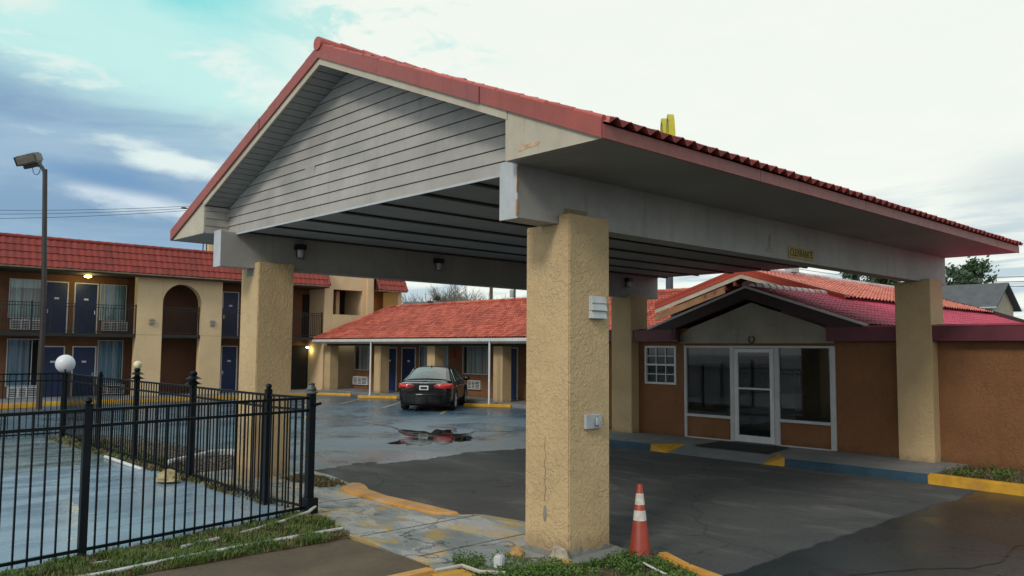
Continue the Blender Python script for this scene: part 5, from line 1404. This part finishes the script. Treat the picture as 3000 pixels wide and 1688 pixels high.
STRIP = [(-3.2, -6.2), (-2.60, -6.2), (-2.58, -1.55), (-2.75, -1.18), (-3.3, -1.02), (-4.0, -.98), (-4.35, -1.1), (-3.92, -3.0), (-3.62, -4.4)]
blades('grass', STRIP, 20000, .025, .085, GRASS, .006, 0.0, 1.7, 3, thr=.04)
blades('dry_grass', STRIP, 9000, .02, .06, GRASSD, .005, 0.0, 9.2, 4, thr=-.2)
leaves('ground_weeds', STRIP, 7000, .05, WEED, .014, 0.0, 5, thr=-.02)
ISL = [(-.85, -1.05), (-.45, -1.28), (.1, -1.45), (1.2, -1.3), (2.5, -1.0), (2.4, .24), (1.05, .60), (.62, .80), (.25, .62), (.26, .0), (.18, -.28), (-.55, -.36)]
leaves('island_weeds', ISL, 14000, .13, WEED, .015, -.02, 11, thr=-.08, sc=1.6)
blades('island_grass', ISL, 7000, .03, .08, GRASS, .006, -.02, 3.1, 12, thr=-.1)
PLN = [(.65, 9.6), (7.3, 9.2), (7.3, 11.4), (.55, 11.4)]
blades('planter_grass', PLN, 4500, .03, .10, GRASSD, .010, .08, 5.5, 21, thr=.02)
leaves('planter_weeds', PLN, 4200, .16, WEED, .022, .08, 22, thr=.20)
BED = [(-17.6, -1.12), (-5.3, -1.12), (-5.3, -.75), (-9.2, -.7), (-10.3, -.3), (-17.6, -.2)]
blades('fence_foot_grass', BED, 5000, .03, .09, GRASSD, .010, .0, 2.2, 31, thr=.0)
blades('fence_foot_green', BED, 1500, .03, .10, GRASS, .010, .0, 7.7, 32, thr=.25)
MID = [(-7.6, .3), (-6.2, .35), (-6.0, .8), (-6.6, 1.0), (-7.7, .9)]
blades('walk_moss', MID, 2500, .02, .06, GRASSD, .010, .0, 4.4, 33, thr=.1)
gv = MB(); rr = random.Random(5)
for k in range(1500):
    x = rr.uniform(-17.5, -9.3); y = rr.uniform(-.8, 1.0)
    s = rr.uniform(.015, .05); gv.rbox((x, y, -.01 + s * .3), rr.uniform(0, 3), (s, s * .8, s * .6))
for k in range(700):
    x = rr.gauss(-30, 1.6); y = WE + .3 + rr.uniform(-.5, .4); s = rr.uniform(.02, .06)
    gv.rbox((x, y, .01 if y > 17.15 else LOT + s * .3), rr.uniform(0, 3), (s, s * .8, s * .5))
struct('gravel', gv, GRAVEL, 'stuff')
ll = MB()
for k in range(420):
    u = rr.random()
    if u < .45: x, y, z = rr.uniform(-17, -4.8), -1.15 - abs(rr.gauss(0, .5)), .004
    elif u < .75: x, y, z = rr.uniform(-8.5, -.9), rr.uniform(-1.0, .4), .005
    else: x, y, z = -2.62 + abs(rr.gauss(0, .35)), rr.uniform(-5, -1.4), -.007
    a = rr.uniform(0, 6.28); e1 = Vector((math.cos(a), math.sin(a), rr.uniform(-.2, .2))); e2 = Vector((-math.sin(a), math.cos(a), rr.uniform(.0, .3))); q = Vector((x, y, z + .006)); sz = rr.uniform(.008, .022)
    ll.quad(q - e1 * sz, q + e2 * sz * .5, q + e1 * sz, q - e2 * sz * .5)
struct('leaf_litter', ll, LEAFR, 'stuff')

# ------------------------------------------------------------------ background: trees, houses, poles, wires, tall sign
RT = Vector((.685, .728, 0)); FW = Vector((-.7288, .6847, 0)); CP = Vector((6.58, -7.11, 0))
def at(px, d):
    """ground point seen in the direction of image column px at distance d along the view axis"""
    return CP + FW * d + RT * ((px - 1500) / 2410.7 * d)
def bare_mesh(seed, H=8.0):
    rr = random.Random(seed); tr = MB(); tw = MB()
    def grow(p, d, L, r, lev):
        n = 3; path = [p]; q = p; dd = d
        for k in range(n):
            dd = (dd + Vector((rr.gauss(0, .10), rr.gauss(0, .10), .06))).normalized(); q = q + dd * (L / n); path.append(q)
        (tr if lev < 2 else tw).tube(path, [r * (1 - .5 * k / n) for k in range(n + 1)], 5 if lev < 2 else 3, caps=False)
        if lev >= 4: return
        for k in range((6, 5, 4, 3)[lev]):
            u = rr.uniform(.30, 1.0); b = path[0].lerp(path[-1], u)
            idx = min(n - 1, int(u * n)); b = path[idx].lerp(path[idx + 1], u * n - idx)
            a = rr.uniform(0, 2 * PI); sp = rr.uniform(.35, .75)
            o = dd.orthogonal().normalized(); o2 = dd.cross(o)
            nd = (dd * math.cos(sp) + (o * math.cos(a) + o2 * math.sin(a)) * math.sin(sp)).normalized()
            grow(b, nd, L * rr.uniform(.45, .66), r * .56, lev + 1)
        grow(path[-1], dd, L * .55, r * .5, lev + 1)
    grow(Vector((0, 0, -.1)), Vector((0, 0, 1)), H * .50, H * .018, 0)
    return tr, tw
protos = []
for s_ in range(4):
    tr, tw = bare_mesh(40 + s_)
    t_ = thing('bare_tree', 'leafless grey tree in the far row behind the tiled wing roof', 'tree', (0, 0, 0), group='leafless trees beyond the wing roof')
    part('trunk', tr, BARK, t_, smooth=True); part('crown', tw, BARKT, t_)
    protos.append(t_)
rr = random.Random(3)
spots = []
for k in range(34):
    px = 1165 + k * 10.2 + rr.uniform(-6, 6); spots.append((px, rr.uniform(84, 108)))
for k, (px, d) in enumerate(spots):
    o = protos[k] if k < 4 else copy_tree(protos[k % 4])
    q = at(px, d)
    hgt = (8.6 + 1.7 * max(0, 1 - abs(px - 1320) / 130) + rr.uniform(-.5, .6)) * d / 95
    o.location = (q.x, q.y, LOT); s = hgt / 8.4; o.scale = (s * 1.15, s * 1.15, s); o.rotation_euler = (0, 0, rr.uniform(0, 6.28))
def leafy(label, base, H, crown_c, rad, mat, n_cl, n_lf, ls, seed, group=None):
    rr = random.Random(seed)
    t_ = thing('leafy_tree', label, 'tree', tuple(base), group=group)
    b = Vector(base); tr = MB(); cc = b + Vector(crown_c)
    tr.tube([tuple(b), tuple(b + Vector((.1, .05, H * .35))), tuple(cc)], [H * .03, H * .022, H * .008], 7)
    lf = MB()
    for k in range(n_cl):
        while True:
            q = Vector((rr.uniform(-1, 1), rr.uniform(-1, 1), rr.uniform(-1, 1)))
            if .25 < q.length < 1: break
        q = Vector((q.x * rad[0], q.y * rad[1], q.z * rad[2])) * (1 + .15 * rr.random())
        c = cc + q
        tr.tube([tuple(b.lerp(cc, rr.uniform(.55, .95))), tuple(c)], [H * .008, H * .003], 4, caps=False)
        cr2 = rr.uniform(.28, .55) * min(rad) * .55
        for j in range(n_lf):
            p_ = c + Vector((rr.gauss(0, .5), rr.gauss(0, .5), rr.gauss(0, .38))) * cr2
            n_ = Vector((rr.gauss(0, 1), rr.gauss(0, 1), rr.gauss(.4, 1))).normalized(); e1 = n_.orthogonal().normalized(); e2 = n_.cross(e1); s = ls * rr.uniform(.6, 1.4)
            lf.quad(p_ - e1 * s, p_ + e2 * s * .55, p_ + e1 * s, p_ - e2 * s * .55)
    part('trunk', tr, BARK, t_, smooth=True); part('crown', lf, mat, t_)
    return t_
q = at(2556, 76); leafy('tall green leafy tree behind the office roof, left of the far canopy pillar', (q.x, q.y, LOT), 11, (0, 0, 8.5), (2.6, 2.6, 2.3), LEAF, 85, 80, .17, 1)
q = at(2832, 78); leafy('tall green leafy tree rising behind the grey-roofed house', (q.x, q.y, LOT), 11, (0, 0, 8.9), (2.2, 2.2, 2.4), LEAF, 80, 80, .17, 2)
q = at(2905, 80); leafy('small dark shrub-like tree top at the right end of the grey house roof', (q.x, q.y, LOT), 8.6, (0, 0, 7.7), (.9, .9, .9), LEAF, 22, 60, .16, 3)
q = at(3010, 70); leafy('dark bluish tree low at the right edge beyond the house', (q.x, q.y, LOT), 4.0, (0, 0, 2.7), (2.2, 2.2, 1.5), LEAFE, 40, 60, .17, 8)
q = at(1234, 88); leafy('round dark evergreen among the bare trees, above the grey house roof', (q.x, q.y, LOT), 7.4, (0, 0, 6.2), (1.9, 1.9, 1.2), LEAFE, 45, 60, .20, 4)
q = at(1285, 90); leafy('slim dark evergreen in the middle of the far bare trees', (q.x, q.y, LOT), 8.2, (0, 0, 6.4), (.9, .9, 1.7), LEAFE, 30, 50, .20, 5)
q = at(1408, 88); leafy('russet-leaved tree just left of the thick wooden pole', (q.x, q.y, LOT), 7.6, (0, 0, 6.3), (1.9, 1.9, 1.3), LEAFR, 45, 50, .17, 6)
q = at(1474, 90); leafy('small olive tree between the two wooden poles', (q.x, q.y, LOT), 6.8, (0, 0, 6.0), (1.1, 1.1, .9), LEAFE, 26, 50, .17, 7)

def house(label, c, ru, length, half, zr, ze, rmat, wmat, over=.45):
    """gabled house; ru = ridge direction"""
    ru = Vector(ru).normalized(); gu = Vector((-ru.y, ru.x, 0)); c = Vector(c)
    h = thing('house', label, 'house', (c.x, c.y, LOT))
    def W(a, b, z): return tuple(c + ru * a + gu * b + Vector((0, 0, z)))
    sl = (zr - ze) / half
    b = MB()
    b.prism([W(-length/2, -half + over, LOT), W(-length/2, half - over, LOT), W(-length/2, half - over, zr - sl * (half - over) - .12), W(-length/2, 0, zr - .12), W(-length/2, -half + over, zr - sl * (half - over) - .12)], ru * length)
    part('wall', b, wmat, h)
    for s_ in (1, -1):
        part('roof', MB().prism([W(-length/2 - over, 0, zr), W(-length/2 - over, s_ * half, ze), W(-length/2 - over, s_ * half, ze - .12), W(-length/2 - over, 0, zr - .12)], ru * (length + 2 * over)), rmat, h)
        part('gutter', MB().tube([W(-length/2 - over, s_ * (half + .06), ze - .05), W(length/2 + over, s_ * (half + .06), ze - .05)], .07, 8), GALV, h)
    return h, W
q = at(2870, 63)
rdir = RT * math.cos(R(46)) - FW * math.sin(R(46))
qq = at(2958, 62) - rdir * 5.4
h_, W = house('cream two-storey house with a grey shingle roof behind the office', (qq.x, qq.y, 0), rdir, 10, 3.1, 7.72, 5.75, SHING, HOUSE)
part('window', MB().prism([W(5.005, -1.2, 4.3), W(5.005, -.5, 4.3), W(5.005, -.5, 5.3), W(5.005, -1.2, 5.3)], rdir * .03), DARK, h_)
part('window', MB().prism([W(2.9, -2.655, 4.3), W(3.9, -2.655, 4.3), W(3.9, -2.655, 5.25), W(2.9, -2.655, 5.25)], tuple(Vector(W(0, -.03, 0)) - Vector(W(0, 0, 0)))), 'car_glass', h_)
part('downspout', MB().tube([W(4.9, -2.75, 5.6), W(4.9, -2.72, 0)], .07, 6), GALV, h_)
part('band', MB().prism([W(5.005, -2.6, 4.0), W(5.005, 2.6, 4.0), W(5.005, 2.6, 4.15), W(5.005, -2.6, 4.15)], rdir * .03), GALV, h_)
qq = at(1250, 76)
h2, W = house('far house with a low grey hip of roof above the wing roof', (qq.x, qq.y, 0), RT, 3.2, 3.2, 6.75, 5.6, SHING, HOUSE)
part('vent', MB().box(tuple(Vector(W(.2, -1.2, 6.3))), tuple(Vector(W(.7, -.9, 6.75)))), CLAMP, h2)
qq = at(1195, 74)
h3, W = house('far grey-roofed house beside the end pier of the motel block', (qq.x, qq.y, 0), RT * .8 + FW * .6, 3.5, 2.8, 6.3, 5.3, SHING, HOUSE)

def wood_pole(label, px, d, H, r, extra=False):
    q = at(px, d)
    t_ = thing('utility_pole', label, 'utility pole', (q.x, q.y, LOT), group='wooden utility poles beyond the wing')
    part('pole', MB().tube([(q.x, q.y, LOT), (q.x, q.y, H)], [r, r * .75], 10), POLEW, t_, smooth=40)
    part('crossarm', MB().obox((q.x, q.y, H - .7), (tuple(RT), tuple(FW), (0, 0, 1)), (2.2, .12, .12)), POLEW, t_)
    if extra: part('transformer', MB().lathe((q.x - .28 * RT.x, q.y - .28 * RT.y, 7.6), [(.2, 0), (.22, .05), (.22, .7), (.1, .78)], 12), GALV, t_, smooth=40)
wood_pole('thick brown wooden utility pole rising close behind the wing roof', 1439, 58, 12.5, .145)
wood_pole('thin far wooden utility pole with a transformer, right of the thick pole', 1508, 82, 12.5, .14, True)
def wire(name, label, a, b, sag, r=.022, group=None):
    a, b = Vector(a), Vector(b); P_ = []
    for k in range(25):
        u = k / 24; q = a.lerp(b, u); q.z -= sag * 4 * u * (1 - u); P_.append(tuple(q))
    single(name, MB().tube(P_, r, 5), CLAMP, label, 'wire', a, group=group)
for k, (za, zb_) in enumerate(((12.45, 12.85), (12.10, 12.75), (11.70, 12.65))):
    a = at(-260, 60); b = at(760, 60)
    wire('power_line', 'one of the thin sagging wires over the mansard roof against the blue sky', (a.x, a.y, za), (b.x, b.y, zb_ + .3), .35, .017, 'three wires over the motel block')
a = at(528, 60)
single('wire_spacer', MB().sphere((a.x, a.y, 12.62), .11, 10, 6, (2.2, 2.2, .6)), CLAMP, 'small dark splice hanging on the wires left of the gable', 'splice', (a.x, a.y, 12.62))
for k, z in enumerate((8.45, 8.05, 7.66)):
    a = at(2300, 95); b = at(3300, 60)
    wire('power_line', 'one of the level wires right of the canopy above the grey house roof', (a.x, a.y, z + 4.2), (b.x, b.y, z), 1.0, .028, 'three wires over the grey house')
q = at(1963, 85)
sg_ = thing('tower_sign', 'very tall roadside sign with twin yellow arches on a blue-grey pole, above the canopy roof', 'sign', (q.x, q.y, LOT))
part('pole', MB().tube([(q.x, q.y, LOT), (q.x, q.y, 21.5)], [.40, .36], 14), SIGNP, sg_, smooth=40)
dv = (FW - RT * .03).normalized(); cr2 = Vector((-dv.y, dv.x, 0))
for k in (-1, 1):
    mb = MB(); c = Vector((q.x, q.y, 21.0)) + dv * 1.45 * k - RT * .12
    prev = None; n = 18
    for j in range(n + 1):
        u = -1 + 2 * j / n
        p_ = c + dv * (1.32 * u) + Vector((0, 0, (5.95 if k > 0 else 5.55) * (1 - abs(u) ** 2.6)))
        ring = [p_ + cr2 * a_ * .30 + (p_ - c).normalized() * b_ * .22 for a_, b_ in ((-1, -1), (1, -1), (1, 1), (-1, 1))]
        i = len(mb.v); mb.v += [tuple(r_) for r_ in ring]
        if j:
            for e in range(4): mb.f.append((i - 4 + e, i - 4 + (e + 1) % 4, i + (e + 1) % 4, i + e))
    part('arch', mb, ARCHY, sg_)
part('sign_cabinet', MB().obox(tuple(Vector((q.x, q.y, 24.4)) + RT * .42 + FW * .6), (tuple(dv), tuple(cr2), (0, 0, 1)), (1.2, .42, 1.3)), SIGNP, sg_)
